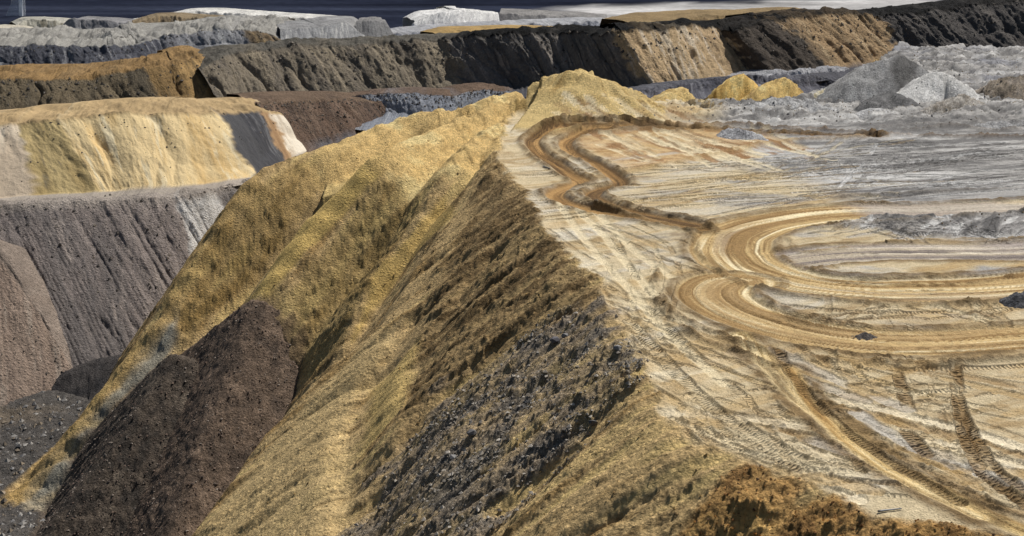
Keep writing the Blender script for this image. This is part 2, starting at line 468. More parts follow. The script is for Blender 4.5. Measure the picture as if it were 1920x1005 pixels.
paint(m, col(208, 178, 108), 0.9); rough_h = rough_h * (1 - 0.9 * m)
m = region([(835, 370), (790, 420), (700, 520), (660, 640), (690, 600), (760, 500), (850, 400)], 0.7, 0.5, 4)
paint(m, col(205, 174, 106), 0.85); rough_h = rough_h * (1 - 0.85 * m)
m = region([(935, 290), (1150, 580), (1060, 620), (930, 680), (840, 740), (760, 840), (730, 800), (790, 660), (790, 580), (870, 440), (880, 370)], 2, 2.5, 5)
paint(m, col(150, 126, 88), 0.8); rough_h = rough_h + 0.5 * m
paint(m * sst(0.0, 0.4, streak + n_mid * 0.5), col(104, 84, 54), 0.75)
m = region([(690, 640), (610, 720), (380, 990), (340, 1060), (660, 1060), (660, 900), (660, 760), (760, 640)], 1.5, 2, 6)
paint(m, col(202, 176, 126), 0.75); rough_h = rough_h * (1 - 0.3 * m)
m = region([(780, 640), (700, 720), (680, 860), (760, 760)], 1, 1, 7)
paint(m, col(218, 188, 120), 0.8); rough_h = rough_h * (1 - 0.6 * m)
# crests of the far tongues: yellow sand
m = region([(1060, 128), (1000, 158), (880, 200), (760, 216), (640, 262), (520, 305), (600, 330), (700, 320), (830, 320), (930, 290), (1000, 200)], 2.0, 2.5, 8)
paint(m, col(216, 184, 122), 0.8); rough_h = rough_h * (1 - 0.3 * m)
paint(m * sst(0.15, 0.5, n_lo + 0.5 * n_mid), col(228, 208, 150), 0.7)
# strips along the left flank: grey clay and ochre
m = region([(340, 560), (200, 740), (60, 900), (0, 975), (30, 985), (140, 880), (250, 740), (330, 650)], 1.2, 1.6, 9)
paint(m * np.clip(0.8 + 0.8 * streak, 0.2, 1), col(150, 148, 136), 0.85)
edge1 = region([(470, 335), (300, 595), (140, 790), (-40, 980), (0, 965), (165, 800), (330, 590), (490, 345)], 0.8, 0.8, 10)
paint(edge1, col(178, 148, 92), 0.6)
M_RUB = region([(1130, 590), (1175, 615), (1215, 690), (1185, 705), (1140, 765), (1050, 855), (900, 1005), (850, 1060), (600, 1060), (690, 930), (790, 810), (840, 740), (930, 680), (1010, 620)], 1.6, 2.5, 11, 3, 5.0)
paint(M_RUB * np.clip(0.75 + 0.6 * streak + 0.5 * n_mid, 0.2, 1), col(142, 130, 114), 0.92); rough_h = rough_h + 0.3 * M_RUB
paint(M_RUB * sst(0.05, 0.4, n_mid - streak * 0.5), col(112, 107, 101), 0.7)
paint(M_RUB * sst(0.15, 0.45, n_lo + streak * 0.7), col(168, 146, 104), 0.7)
M_ORG = region([(1345, 910), (1400, 875), (1450, 882), (1560, 930), (1640, 972), (1800, 1003), (1900, 1030), (1900, 1130), (1250, 1130), (1310, 1000)], 1.0, 1.5, 12, 3, 2.0)
paint(M_ORG, col(182, 142, 86), 0.85); rough_h = rough_h + 0.5 * M_ORG
paint(M_ORG * sst(0.0, 0.35, n_mid + 0.4 * streak), col(120, 88, 52), 0.7)
paint(M_ORG * sst(0.1, 0.45, n_lo), col(206, 172, 108), 0.75)
# pit floor left
fl = sst(0.8, 2.2, FLOOR - HILL)
paint(fl, col(86, 82, 78), 1.0)
paint(fl * sst(-0.1, 0.4, n_lo), col(110, 99, 85), 0.8)

for k_, c_ in (('brown', col(104, 88, 72)), ('brown2', col(96, 84, 72))):        # spilled gravel round the feet of the brown cones
    paint(sst(-2.2, -0.1, HEAPS[k_][0] - H0 + 1.2 * n_mid + 0.8 * streak), c_, 0.75)
# relief of the hillside: lumps dragged down the slope and sharper clods
off = 1 - onplat
rough_h = 1.25 * np.tanh(rough_h / 1.25)
lump = (fbm(crossA / 1.3, fallA / 1.9, 4, 0.6, 71) * nearw + fbm(crossB / 1.9, fallB / 1.4, 4, 0.66, 72) * 0.85 * (1 - nearw))
clod = fbm(X / 0.62, Y / 0.62, 3, 0.75, 73)
clod = np.where(clod > 0, clod ** 1.3 * 1.3, clod * 0.4)
dh += off * (1 - fl) * (rough_h * (lump * 0.58 + clod * 0.46) + strA * 0.32 * nearw + strB * 0.30 * (1 - nearw))
big = np.sqrt(np.abs(fbm(crossA / 7, fallA / 40, 3, 0.5, 74)))
dh += off * (1 - fl) * nearw * (big - 0.5) * 1.7 * sst(1, 8, sd)
dh += off * (1 - fl) * (1 - nearw) * fbm(crossB / 4, fallB / 9, 3, 0.5, 82) * 0.9
dh += off * M_RUB * (0.3 + 0.2 * np.maximum(clod, 0))
# slump scarps on the yellow crests
scarp = fbm(X / 2.2 + Y / 9, Y / 12, 4, 0.55, 75)
mcre = sst(-8, 4, H0) * off * sst(215, 240, Y)
dh += mcre * 0.55 * sst(-0.05, 0.15, scarp)
paint(mcre * sst(0.10, 0.0, np.abs(scarp - 0.06)), col(140, 108, 58), 0.5)

# plateau
cream = region([(1000, 130), (2100, 130), (2100, 1100), (900, 1100)], 1, 0, 0) * 0 + onplat
paint(cream, col(198, 181, 147), 1.0)
paint(cream * sst(0.0, 0.45, n_lo), col(220, 207, 178), 0.85)
flow = fbm((X * 0.85 + Y * 0.5) / 22, (-X * 0.5 + Y * 0.85) / 2.2, 5, 0.6, 65)
paint(cream * sst(0.05, 0.45, flow + n_mid * 0.3), col(164, 142, 106), 0.8)
paint(cream * sst(0.15, 0.5, n_mid + 0.3 * n_lo), col(160, 134, 94), 0.6)
GREYZ = region([(1330, 205), (1345, 262), (1400, 280), (1440, 320), (1490, 345), (1545, 372), (1640, 376), (1690, 420), (1710, 445), (1800, 448),
                (2080, 455), (2080, 130), (1500, 105), (1290, 150)], 5, 6, 13, 12)
GREYZ = np.clip(GREYZ + 0.0, 0, 1) * onplat
GREYZ = np.maximum(GREYZ, onplat * sst(316, 326, Y - X * 0.06) * sst(-5, 30, X))
g2 = region([(1800, 512), (1850, 500), (2050, 505), (2050, 528), (1830, 533)], 1.5, 2, 14) * onplat
GREYZ = np.maximum(GREYZ, g2)
g4 = onplat * sst(0.15, 0.45, fbm(X / 16, Y / 9, 4, 0.6, 87)) * sst(-5, 40, X) * sst(120, 150, Y)      # whitish clay smeared into the sand
GREYZ = np.maximum(GREYZ, 0.7 * g4)
flow2 = fbm((X * 0.97 + Y * 0.2) / 26, (-X * 0.2 + Y * 0.97) / 2.6, 5, 0.6, 66)
paint(GREYZ, col(160, 158, 155), 0.95)
paint(GREYZ * sst(0.0, 0.3, flow2), col(112, 110, 108), 0.9)
paint(GREYZ * sst(0.15, 0.45, n_mid + 0.5 * n_lo), col(92, 90, 88), 0.65)
flow3 = fbm((X * 0.9 + Y * 0.42) / 14, (-X * 0.42 + Y * 0.9) / 1.1, 5, 0.65, 86)
paint(GREYZ * sst(0.05, 0.35, flow3), col(100, 98, 96), 0.7)
dh += GREYZ * flow3 * 0.18
paint(GREYZ * sst(0.1, 0.45, -flow2 + 0.3 * n_lo), col(200, 198, 194), 0.85)
BLUE = onplat * sst(322, 345, Y - X * 0.06)
paint(BLUE * sst(-0.1, 0.5, n_lo), col(120, 121, 128), 0.8)
# slope panels below the peak, brown-orange
m = region([(1000, 250), (1040, 215), (1240, 215), (1300, 235), (1480, 262), (1290, 305), (1180, 320), (1120, 290), (1060, 250)], 1.5, 1.5, 15) * onplat
paint(m, col(196, 162, 112), 0.7)
paint(m * sst(-0.1, 0.3, n_mid), col(150, 114, 74), 0.75)
wash = fbm((X * 0.8 + Y * 0.6) / 30, (-X * 0.6 + Y * 0.8) / 5, 4, 0.6, 67)
paint(onplat * (1 - GREYZ) * sst(0.1, 0.4, wash), col(178, 148, 98), 0.55)
paint(onplat * (1 - GREYZ) * sst(0.12, 0.45, -wash + 0.2 * n_lo), col(196, 190, 176), 0.6)
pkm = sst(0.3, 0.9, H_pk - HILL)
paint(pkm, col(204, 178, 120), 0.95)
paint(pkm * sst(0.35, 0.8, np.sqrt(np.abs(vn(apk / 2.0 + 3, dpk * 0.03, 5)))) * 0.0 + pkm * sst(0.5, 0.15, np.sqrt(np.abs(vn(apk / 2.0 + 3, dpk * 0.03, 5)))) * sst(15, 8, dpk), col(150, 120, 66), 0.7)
m2 = sst(0.2, 0.8, H_pk2 - np.maximum(H_pl, -1)) * sst(-0.5, 0.5, H_pk2 - (H_pk - 0.2))
paint(m2, col(190, 164, 124), 0.8)
paint(m2 * sst(0.0, 0.35, n_mid), col(120, 96, 66), 0.8)
dh += pkm * lump * 0.2
lumpy = sst(270, 300, Y) * sst(15, 40, X)                 # churned ground round the grey heaps
dh += onplat * (1 - pkm) * (n_mid * 0.06 + 0.07 * clod * sst(-0.1, 0.4, n_lo + n_mid) + flow * 0.10)
dh += onplat * lumpy * (1.0 - 2.4 * np.abs(fbm(X / 7, Y / 9, 5, 0.62, 77))) * 1.6
paint(onplat * lumpy * sst(0.10, 0.35, np.abs(fbm(X / 7, Y / 9, 5, 0.62, 77))), col(104, 102, 100), 0.6)

# ------------------------------------------------------------------ roads, tracks and windrows on the plateau
TRK = np.zeros(X.shape + (3,))
ROAD = np.zeros(X.shape)
def wpath(pix, n=8):
    return smooth_poly([hit(a, b)[:2] for a, b in pix], n)
def strip(P, hw):
    b = (X > P[:, 0].min() - hw) & (X < P[:, 0].max() + hw) & (Y > P[:, 1].min() - hw) & (Y < P[:, 1].max() + hw)
    d, s, a, _ = poly_near(X[b], Y[b], P)
    return b, d, s, a
def blend(b, m, c):
    C[b] = C[b] * (1 - m[:, None]) + np.asarray(c) * m[:, None]

def road(P, hw, c, lo, hi, seed, depth=0.25, berm=0.35, tone=None):
    """graded haul road: sunk slightly, combed lengthwise by wheels, with a windrow along its edges"""
    b, d, s, a = strip(P, hw + 2.5)
    u = d * s
    u = u + fbm(a / 14, u * 0 + seed, 3, 0.5, seed) * 0.8
    m = sst(hw + 0.4, hw - 0.5, np.abs(u)) * onplat[b]
    l1 = fbm(u / 0.9, a / 38, 5, 0.62, seed + 1)
    l2 = fbm(u / 2.4, a / 60, 3, 0.55, seed + 2)
    blend(b, m, c)
    blend(b, m * sst(0.0, 0.25, l1) * 0.9, lo)
    blend(b, m * sst(0.0, 0.28, -l1 + 0.3 * l2) * 0.95, hi)
    if tone is not None:
        blend(b, m * sst(0.05, 0.4, l2 + 0.4 * fbm(a / 18, u / 4, 3, 0.5, seed + 3)) * 0.7, tone)
    rut = np.abs(fbm(u / 1.1, a / 70, 3, 0.6, seed + 6))
    H_add = -depth * m + m * l1 * 0.16 - m * 0.14 * sst(0.09, 0.0, rut)
    blend(b, m * sst(0.10, 0.02, rut) * 0.75, np.asarray(lo) * 0.7)
    e = np.exp(-((np.abs(u) - hw - 0.7) / 0.7) ** 2) * onplat[b]
    nb = 0.55 + 0.9 * fbm(a / 2.2, u / 1.0, 4, 0.65, seed + 4)
    H_add += e * berm * np.maximum(nb, 0)
    blend(b, np.clip(e * 0.9 * np.maximum(nb + 0.25, 0), 0, 0.9), col(116, 94, 62))
    dh[b] = dh[b] * (1 - 0.7 * m) + H_add
    ROAD[b] = np.maximum(ROAD[b], m)
    TRK[b, 2] *= (1 - m)

def windrow(P, hw, hgt, c, seed, k=0.85):
    """ridge of clods pushed up by a blade"""
    b, d, s, a = strip(P, hw * 2.2)
    nb = np.clip(0.6 + 0.9 * fbm(a / 2.5, d * s / 0.9, 4, 0.7, seed), 0, 1.6)
    e = np.exp(-(d / hw) ** 2) * onplat[b]
    dh[b] += e * hgt * nb
    blend(b, np.clip(e * nb * k * 1.2, 0, k), c)
    TRK[b, 2] *= (1 - e)

def crawler(P, hw, amp=1.0, c=None, k=0.6, sink=0.10, seed=0, phase=0.0):
    """print of a tracked machine: cross bars along the path"""
    b, d, s, a = strip(P, hw + 0.6)
    m = sst(hw + 0.12, hw - 0.12, d + 0.12 * fbm(a / 1.3, d * 0, 3, 0.6, seed)) * onplat[b]
    gone = sst(-0.35, 0.05, fbm(a / 5, d * s / 2 + seed, 3, 0.5, seed + 9))
    m = m * gone
    TRK[b, 0] = np.where(m > 0.3, a + phase, TRK[b, 0])
    TRK[b, 1] = np.where(m > 0.3, d * s, TRK[b, 1])
    TRK[b, 2] = np.maximum(TRK[b, 2] * (1 - m), m * amp)
    if c is not None:
        blend(b, m * k, c)
    bar = np.sin(a * 2 * math.pi / 0.42)
    dh[b] += -sink * m + 0.035 * amp * bar * m + 0.05 * np.exp(-((d - hw - 0.1) / 0.15) ** 2) * onplat[b] * gone

# machine prints scattered over the whole plateau, following the work direction
TAN_ = col(160, 138, 102); PALE = col(222, 206, 170)
prng = np.random.default_rng(3)
def scatter_tracks(box, n, head, spread, curve, length, hw, c, k, amp):
    for i in range(n):
        px = prng.uniform(box[0], box[2]); py = prng.uniform(box[1], box[3])
        p = hit(px, py)[:2]
        th = head + prng.normal(0, spread); cv = prng.normal(0, curve)
        L = length * prng.uniform(0.5, 1.5)
        q = []
        x, y = p[0] - math.cos(th) * L / 2, p[1] - math.sin(th) * L / 2
        for j in range(12):
            q.append((x, y)); x += math.cos(th) * L / 11; y += math.sin(th) * L / 11; th += cv / 11
        q = np.array(q)
        for o in (-1.0, 1.0):
            nrm = np.gradient(q, axis=0); nrm /= np.linalg.norm(nrm, axis=1)[:, None]
            qq = q + np.stack([-nrm[:, 1], nrm[:, 0]], 1) * o
            cc = c[int(prng.integers(len(c)))]
            crawler(qq, hw, amp * prng.uniform(0.5, 1.0), cc, k * prng.uniform(0.4, 1.0), 0.08, int(prng.integers(900)), prng.uniform(0, 5))
R = math.radians
scatter_tracks((1050, 400, 1300, 640), 16, R(105), 0.25, 0.3, 30, 0.34, (TAN_, PALE, col(160, 132, 90)), 0.55, 0.9)
scatter_tracks((1200, 640, 1700, 960), 28, R(118), 0.35, 0.4, 16, 0.34, (TAN_, PALE, col(190, 164, 116), col(150, 124, 86)), 0.55, 1.0)
scatter_tracks((1520, 690, 1920, 960), 20, R(150), 0.7, 1.2, 14, 0.34, (TAN_, PALE, col(140, 114, 80)), 0.6, 1.0)
scatter_tracks((1180, 290, 1560, 380), 24, R(28), 0.2, 0.35, 46, 0.38, (TAN_, PALE, col(190, 162, 112)), 0.5, 0.8)
scatter_tracks((1520, 270, 1920, 370), 30, R(24), 0.3, 0.5, 46, 0.38, (col(130, 128, 126), col(205, 204, 202), col(110, 106, 102)), 0.6, 0.9)
scatter_tracks((1560, 400, 1920, 440), 16, R(60), 0.9, 0.8, 18, 0.36, (col(120, 118, 118), col(200, 198, 196), col(95, 93, 92)), 0.6, 0.9)
scatter_tracks((1460, 565, 1900, 600), 14, R(70), 0.5, 0.6, 12, 0.36, (TAN_, PALE, col(140, 116, 84)), 0.6, 0.8)
scatter_tracks((1160, 250, 1470, 290), 26, R(112), 0.12, 0.05, 24, 0.9, (PALE, PALE, col(150, 114, 76)), 0.95, 0.3)
scatter_tracks((1020, 205, 1340, 225), 14, R(112), 0.12, 0.05, 12, 0.9, (PALE, col(140, 110, 76)), 0.9, 0.3)

scatter_tracks((1500, 700, 1900, 900), 16, R(124), 0.18, 0.4, 16, 0.8, (col(176, 146, 96), col(150, 122, 82), col(228, 214, 184), col(188, 184, 176)), 0.7, 0.25)
scatter_tracks((1100, 430, 1480, 800), 12, R(112), 0.12, 0.2, 30, 0.7, (col(228, 212, 176), col(176, 150, 106)), 0.6, 0.3)
# haul roads
OC, OLO, OHI = col(196, 168, 118), col(144, 114, 72), col(236, 220, 180)
U1 = wpath([(2060, 380), (1900, 388), (1750, 393), (1600, 397), (1480, 410), (1400, 432), (1368, 460), (1390, 492), (1450, 515), (1540, 532), (1660, 543), (1800, 542), (1920, 534), (2060, 520)])
U3 = wpath([(2060, 462), (1900, 470), (1720, 472), (1600, 474), (1500, 482), (1430, 500)])
U2 = wpath([(2060, 622), (1900, 632), (1760, 641), (1620, 638), (1500, 618), (1400, 588), (1348, 560), (1338, 540), (1352, 525), (1385, 522)])
D1 = wpath([(1385, 628), (1440, 690), (1520, 760), (1640, 850), (1780, 930), (1960, 1010), (2100, 1070)])
D2 = wpath([(1480, 690), (1520, 760), (1620, 850), (1700, 900), (1830, 965)])
GR = col(160, 150, 146)
road(U3, 4.2, col(178, 164, 142), col(132, 122, 116), col(218, 206, 184), 220, 0.15, 0.2, GR)
road(U1, 5.2, OC, OLO, OHI, 200, 0.3, 0.35, col(168, 148, 120))
road(U2, 4.2, OC, OLO, OHI, 210, 0.3, 0.3, col(180, 152, 108))
road(D1, 1.0, col(206, 180, 126), col(160, 126, 74), col(236, 216, 170), 230, 0.12, 0.10)
road(D2, 0.8, col(206, 176, 120), col(164, 128, 76), col(230, 208, 160), 240, 0.10, 0.08)
# upper limb of the first road turns grey towards the right
g3 = region([(1590, 425), (1690, 394), (2060, 384), (2060, 438), (1720, 446)], 1.5, 2.5, 18, 5) * onplat * (1 - ROAD)
tear = fbm((X * 0.5 + Y * 0.85) / 7, (-X * 0.85 + Y * 0.5) / 1.6, 5, 0.62, 85)
paint(g3, col(138, 135, 132), 0.9)
paint(g3 * sst(0.0, 0.3, tear), col(84, 82, 81), 0.85)
paint(g3 * sst(0.1, 0.35, -tear), col(204, 202, 198), 0.85)
dh += g3 * (0.5 + tear * 0.5)
mgrey = region([(1560, 372), (1640, 408), (1760, 418), (2060, 405), (2060, 372)], 3, 3, 17) * ROAD
paint(mgrey, col(166, 158, 152), 0.75)
# serpentine ruts of a big tracked machine
S1 = wpath([(1640, 255), (1500, 250), (1400, 246), (1250, 238), (1150, 230), (1065, 232), (1018, 245), (998, 264), (1015, 290), (1060, 318), (1088, 338), (1060, 350), (1042, 362), (1065, 378), (1130, 395), (1220, 412), (1310, 428)])
S2 = wpath([(1260, 242), (1150, 236), (1095, 244), (1062, 264), (1075, 286), (1120, 308), (1155, 328), (1160, 344), (1125, 352), (1105, 363), (1135, 379), (1200, 397), (1310, 418)])
SB, SD = col(140, 107, 64), col(92, 70, 44)
for k_, (P, sw) in enumerate(((S1, 1.5), (S2, 1.4))):
    road(P, sw, SB, SD, col(176, 140, 90), 250 + 10 * k_, 0.45, 0.55)
windrow(wpath([(1010, 236), (1060, 222), (1150, 220), (1250, 232), (1350, 238), (1420, 240), (1560, 246), (1700, 255), (1930, 258)]), 0.8, 1.1, col(96, 74, 48), 260)
windrow(wpath([(1150, 237), (1250, 246), (1330, 245), (1400, 238), (1500, 246)]), 0.6, 0.8, col(90, 70, 46), 261)
windrow(wpath([(1180, 320), (1260, 306), (1330, 290), (1420, 272), (1500, 262), (1620, 258)]), 1.2, 0.6, col(156, 128, 84), 262, 0.6)
windrow(wpath([(1560, 372), (1640, 366), (1760, 360), (1930, 352)]), 0.6, 0.5, col(124, 116, 106), 263, 0.6)
windrow(wpath([(1700, 245), (1790, 238), (1850, 246), (1925, 242)]), 0.9, 0.9, col(104, 98, 92), 264)
windrow(wpath([(1600, 248), (1660, 240), (1740, 236), (1840, 232)]), 0.7, 0.6, col(120, 116, 112), 267)
for j, (pp, hw_, hg_, cc) in enumerate((
        ([(1300, 440), (1316, 480), (1360, 512), (1440, 545), (1540, 562), (1660, 572), (1800, 570), (1950, 560)], 0.55, 0.55, col(118, 98, 66)),
        ([(1240, 500), (1228, 530), (1250, 575), (1320, 618), (1420, 652), (1530, 672), (1660, 682), (1800, 682), (1960, 668)], 0.65, 0.75, col(112, 90, 58)),
        ([(1228, 560), (1300, 628), (1400, 664), (1440, 680)], 0.6, 0.6, col(116, 94, 62)),
        ([(1440, 560), (1470, 590), (1540, 608), (1620, 618)], 0.35, 0.35, col(120, 98, 66)),
        ([(1480, 448), (1500, 470), (1600, 462), (1720, 452), (1920, 448)], 0.5, 0.4, col(150, 128, 92)),
        ([(1490, 432), (1600, 424), (1760, 416), (1940, 402)], 0.5, 0.4, col(128, 118, 104)),
        ([(1580, 525), (1700, 530), (1820, 528), (1930, 508)], 0.4, 0.4, col(120, 96, 62)))):
    windrow(wpath(pp), hw_, hg_, cc, 270 + j)
# clear single crawler prints
DKT = col(122, 96, 60)
for j, (pp, hw_, kk) in enumerate((
        ([(1560, 688), (1700, 692), (1850, 690), (1990, 680)], 0.55, 0.25),
        ([(1682, 700), (1695, 740), (1712, 790)], 0.55, 0.8),
        ([(1700, 810), (1720, 830), (1740, 850)], 0.6, 0.75),
        ([(1790, 690), (1800, 770), (1815, 830), (1850, 890), (1930, 950)], 0.6, 0.8),
        ([(1800, 770), (1830, 820), (1870, 880), (1950, 940)], 0.5, 0.7),
        ([(1460, 570), (1600, 584), (1760, 586), (1940, 575)], 0.6, 0.3),
        ([(1150, 440), (1215, 560), (1300, 660), (1390, 740)], 0.5, 0.0),
        ([(1180, 600), (1260, 690), (1370, 790), (1500, 880)], 0.7, 0.1),
        ([(1300, 740), (1380, 790), (1480, 850), (1560, 890)], 0.8, 0.1),
        ([(1460, 660), (1500, 720), (1580, 800), (1700, 880), (1800, 940)], 0.5, 0.5))):
    crawler(wpath(pp), hw_, 1.2, DKT if kk > 0.2 else PALE, kk, 0.12, 300 + j)
# pale combed lanes beside the rim
for j, pp in enumerate((([(1050, 385), (1090, 440), (1180, 540), (1270, 640), (1360, 720)]), ([(1085, 395), (1140, 450), (1230, 560)]), ([(1120, 400), (1180, 460), (1260, 520)]))):
    b, d, s, a = strip(wpath(pp), 1.0)
    blend(b, sst(0.8, 0.4, d) * onplat[b] * 0.7, PALE)
    dh[b] -= 0.10 * sst(0.8, 0.4, d) * onplat[b]

# ------------------------------------------------------------------ write the grid out as separate landforms
HT = H0 + dh
hc = {}
allmax = HT.copy()
for k_, (h, e) in HEAPS.items():
    hc[k_] = h
    allmax = np.maximum(allmax, h)
idx = np.arange(NU * NV).reshape(NV, NU)
quads = np.stack([idx[:-1, :-1], idx[:-1, 1:], idx[1:, 1:], idx[1:, :-1]], -1).reshape(-1, 4)
def emit(name, Z, vmask, cols, mat, trk=None):
    fm = vmask if vmask.size == len(quads) else vmask.ravel()[quads].any(1)
    f = quads[fm]
    used = np.unique(f)
    remap = np.full(NU * NV, -1, np.int64); remap[used] = np.arange(len(used))
    co = np.stack([X.ravel()[used], Y.ravel()[used], Z.ravel()[used]], 1)
    return mesh_np(name, co, remap[f], mat, cols.reshape(-1, 3)[used], None if trk is None else trk.reshape(-1, 3)[used])
def fmean(A):
    return A.ravel()[quads].mean(1)
visible = (allmax - HT) < 1.2
AX = Y * CP + (CAM_Z - HT) * SP
PXX = 960 + FPX * X / AX; PYY = 502.5 + FPX * ((CAM_Z - HT) * CP - Y * SP) / AX
near = ((PXX > -380) & (PXX < 2180) & (PYY < 1190)).ravel()[quads].all(1)       # ground well outside the picture is not built
vis_f = visible.ravel()[quads].any(1) & near
cls = np.zeros(len(quads), int)                      # 0 hillside, 1 plateau, 2 road, 3 rubble, 4 orange, 5 pit floor, 6 peak
cls[fmean(onplat) > 0.5] = 1
cls[(fmean(ROAD) > 0.5) & (cls == 1)] = 2
cls[(fmean(M_RUB) > 0.5) & (cls == 0)] = 3
cls[(fmean(M_ORG) > 0.5) & (cls == 0)] = 4
cls[(fmean(fl) > 0.6) & (cls == 0)] = 5
pm = (pkm > 0.5) & (dpk < 22)                         # only the stretch of ground that hangs together with the summit
grow = np.zeros_like(pm); grow[np.unravel_index(np.argmax(np.where(pm, H_pk, -999)), pm.shape)] = True
while True:
    g_ = grow.copy()
    g_[1:] |= grow[:-1]; g_[:-1] |= grow[1:]; g_[:, 1:] |= grow[:, :-1]; g_[:, :-1] |= grow[:, 1:]
    g_ &= pm
    if g_.sum() == grow.sum(): break
    grow = g_
cls[grow.ravel()[quads].all(1)] = 6
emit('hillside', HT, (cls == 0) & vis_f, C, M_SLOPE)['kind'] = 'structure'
emit('plateau', HT, (cls == 1) & vis_f, C, M_PLATEAU, TRK)['kind'] = 'structure'
emit('haul_road', HT, (cls == 2) & vis_f, C, M_PLATEAU, TRK)['kind'] = 'structure'
emit('pit_floor', HT, (cls == 5) & vis_f, C, M_GRAVEL)['kind'] = 'structure'
tag(emit('rubble_tongue', HT, (cls == 3) & vis_f, C, M_GRAVEL), 'grey stony rubble spilling down the slope from the plateau rim', 'rubble')
tag(emit('clay_bank', HT, (cls == 4) & vis_f, C, M_SLOPE), 'rusty orange crumbly bank below the plateau rim at the bottom edge', 'earth bank')
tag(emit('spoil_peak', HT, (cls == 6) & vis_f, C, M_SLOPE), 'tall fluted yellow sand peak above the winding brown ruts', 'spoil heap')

def heapcol(key, base, alt, light=None, wl=3.0, seed=0):
    h = hc[key]
    n = np.zeros(X.shape, np.float32)
    b = h > -190
    n[b] = fbm(X[b] / wl, Y[b] / wl, 6, 0.72, 400 + seed) * 1.3
    cc = np.zeros(X.shape + (3,)) + base
    a = sst(0.0, 0.45, n)[..., None]; cc = cc * (1 - a) + alt * a
    if light is not None:
        a = sst(0.05, 0.5, -n)[..., None]; cc = cc * (1 - a) + light * a
    return cc
HDEF = [
 ('brown', 'gravel_heap', col(110, 94, 80), col(88, 76, 66), col(132, 113, 96), M_GRAVEL, 'large dark brown gravel cone leaning on the yellow hillside', 'gravel heap'),
 ('brown2', 'gravel_heap', col(90, 80, 70), col(68, 62, 56), col(112, 101, 88), M_GRAVEL, 'narrow blackish brown gravel tongue left of the large gravel cone', 'gravel heap'),
 ('darkmound', 'spoil_heap', col(72, 68, 66), col(58, 56, 56), None, M_GRAVEL, 'low charcoal mound at the foot of the grey gullied face', 'spoil heap'),
 ('pk3', 'spoil_heap', col(206, 178, 118), col(170, 142, 88), col(220, 198, 142), M_SLOPE, 'small yellow mound close to the right foot of the tall peak', 'spoil heap'),
 ('yel1', 'spoil_heap', col(214, 180, 108), col(186, 150, 84), col(226, 204, 140), M_SLOPE, 'yellow humped heap with a rounded crest, left of its twin', 'spoil heap'),
 ('yel2', 'spoil_heap', col(206, 176, 112), col(160, 134, 84), col(222, 202, 142), M_SLOPE, 'yellow heap with a darker lumpy crest, nearer the big grey heap', 'spoil heap'),
 ('yel3', 'spoil_heap', col(196, 184, 150), col(140, 126, 96), col(214, 208, 190), M_SLOPE, 'small pale rough heap between yellow heaps and big grey heap', 'spoil heap'),
 ('grey', 'spoil_heap', col(150, 149, 147), col(126, 125, 124), col(168, 167, 165), M_SLOPE, 'largest smooth grey clay heap with a dark broken crest', 'spoil heap'),
 ('dome', 'spoil_heap', col(104, 103, 102), col(84, 84, 84), col(126, 125, 124), M_GRAVEL, 'dark grey rounded dome in front of the big grey heap', 'spoil heap'),
 ('white', 'spoil_heap', col(208, 206, 202), col(186, 184, 180), col(222, 220, 216), M_SLOPE, 'smooth white sand heap to the right of the big grey heap', 'spoil heap'),
 ('small', 'spoil_heap', col(166, 160, 152), col(124, 116, 104), col(190, 184, 174), M_GRAVEL, 'small grey and tan heap in front of the white heap', 'spoil heap'),
 ('hump', 'spoil_heap', col(164, 163, 162), col(120, 119, 118), col(196, 195, 193), M_GRAVEL, 'low grey hump with dark crest below the yellow heaps', 'spoil heap'),
 ('whitelow', 'spoil_heap', col(176, 175, 174), col(126, 125, 124), col(208, 206, 204), M_GRAVEL, 'low pale lumpy heap at the foot of the big grey heap', 'spoil heap'),
 ('greyridge', 'spoil_heap', col(166, 166, 168), col(136, 136, 138), col(196, 195, 194), M_GRAVEL, 'small grey clay pile below the windrow, where sand turns grey', 'spoil heap'),
 ('clodwall', 'spoil_heap', col(150, 130, 96), col(104, 92, 72), col(190, 172, 134), M_GRAVEL, 'low wall of brown clods between the peak and the yellow heaps', 'spoil heap'),
 ('backmound', 'spoil_heap', col(170, 169, 168), col(124, 122, 120), col(196, 194, 192), M_GRAVEL, 'low grey mound at the right edge below the rocky heap', 'spoil heap'),
 ('lump', 'clay_lump', col(104, 104, 108), col(80, 80, 84), col(140, 140, 144), M_GRAVEL, 'dark slate lump beside the haul road at the right edge', 'clay lump'),
 ('pat', 'clay_lump', col(96, 90, 86), col(76, 72, 70), None, M_GRAVEL, 'small dark clay pile on the inner haul road', 'clay lump'),
 ('rocky', 'spoil_heap', col(140, 128, 112), col(96, 88, 78), col(160, 150, 138), M_GRAVEL, 'jagged brown rocky heap at the right edge of the frame', 'spoil heap'),
]
for j, (key, nm, b_, a_, l_, mt, lab, cat) in enumerate(HDEF):
    h, e = HEAPS[key]
    oth = HT
    for k2 in hc:
        if k2 != key: oth = np.maximum(oth, hc[k2])
    keep = (h > oth - 0.8) & (h > -190)
    if not keep.any(): print('EMPTY', key); continue
    cc = heapcol(key, b_, a_, l_, 3.0, j)
    if key == 'grey':
        mk = region([(1690, 125), (1672, 190), (1690, 200), (1720, 180), (1745, 150), (1715, 120)], 1, 1.5, 33)
        cc = cc * (1 - 0.8 * mk[..., None]) + col(70, 68, 66) * 0.8 * mk[..., None]
    tag(emit(nm, h, keep, cc, mt), lab, cat, 'heaps of dumped spoil')

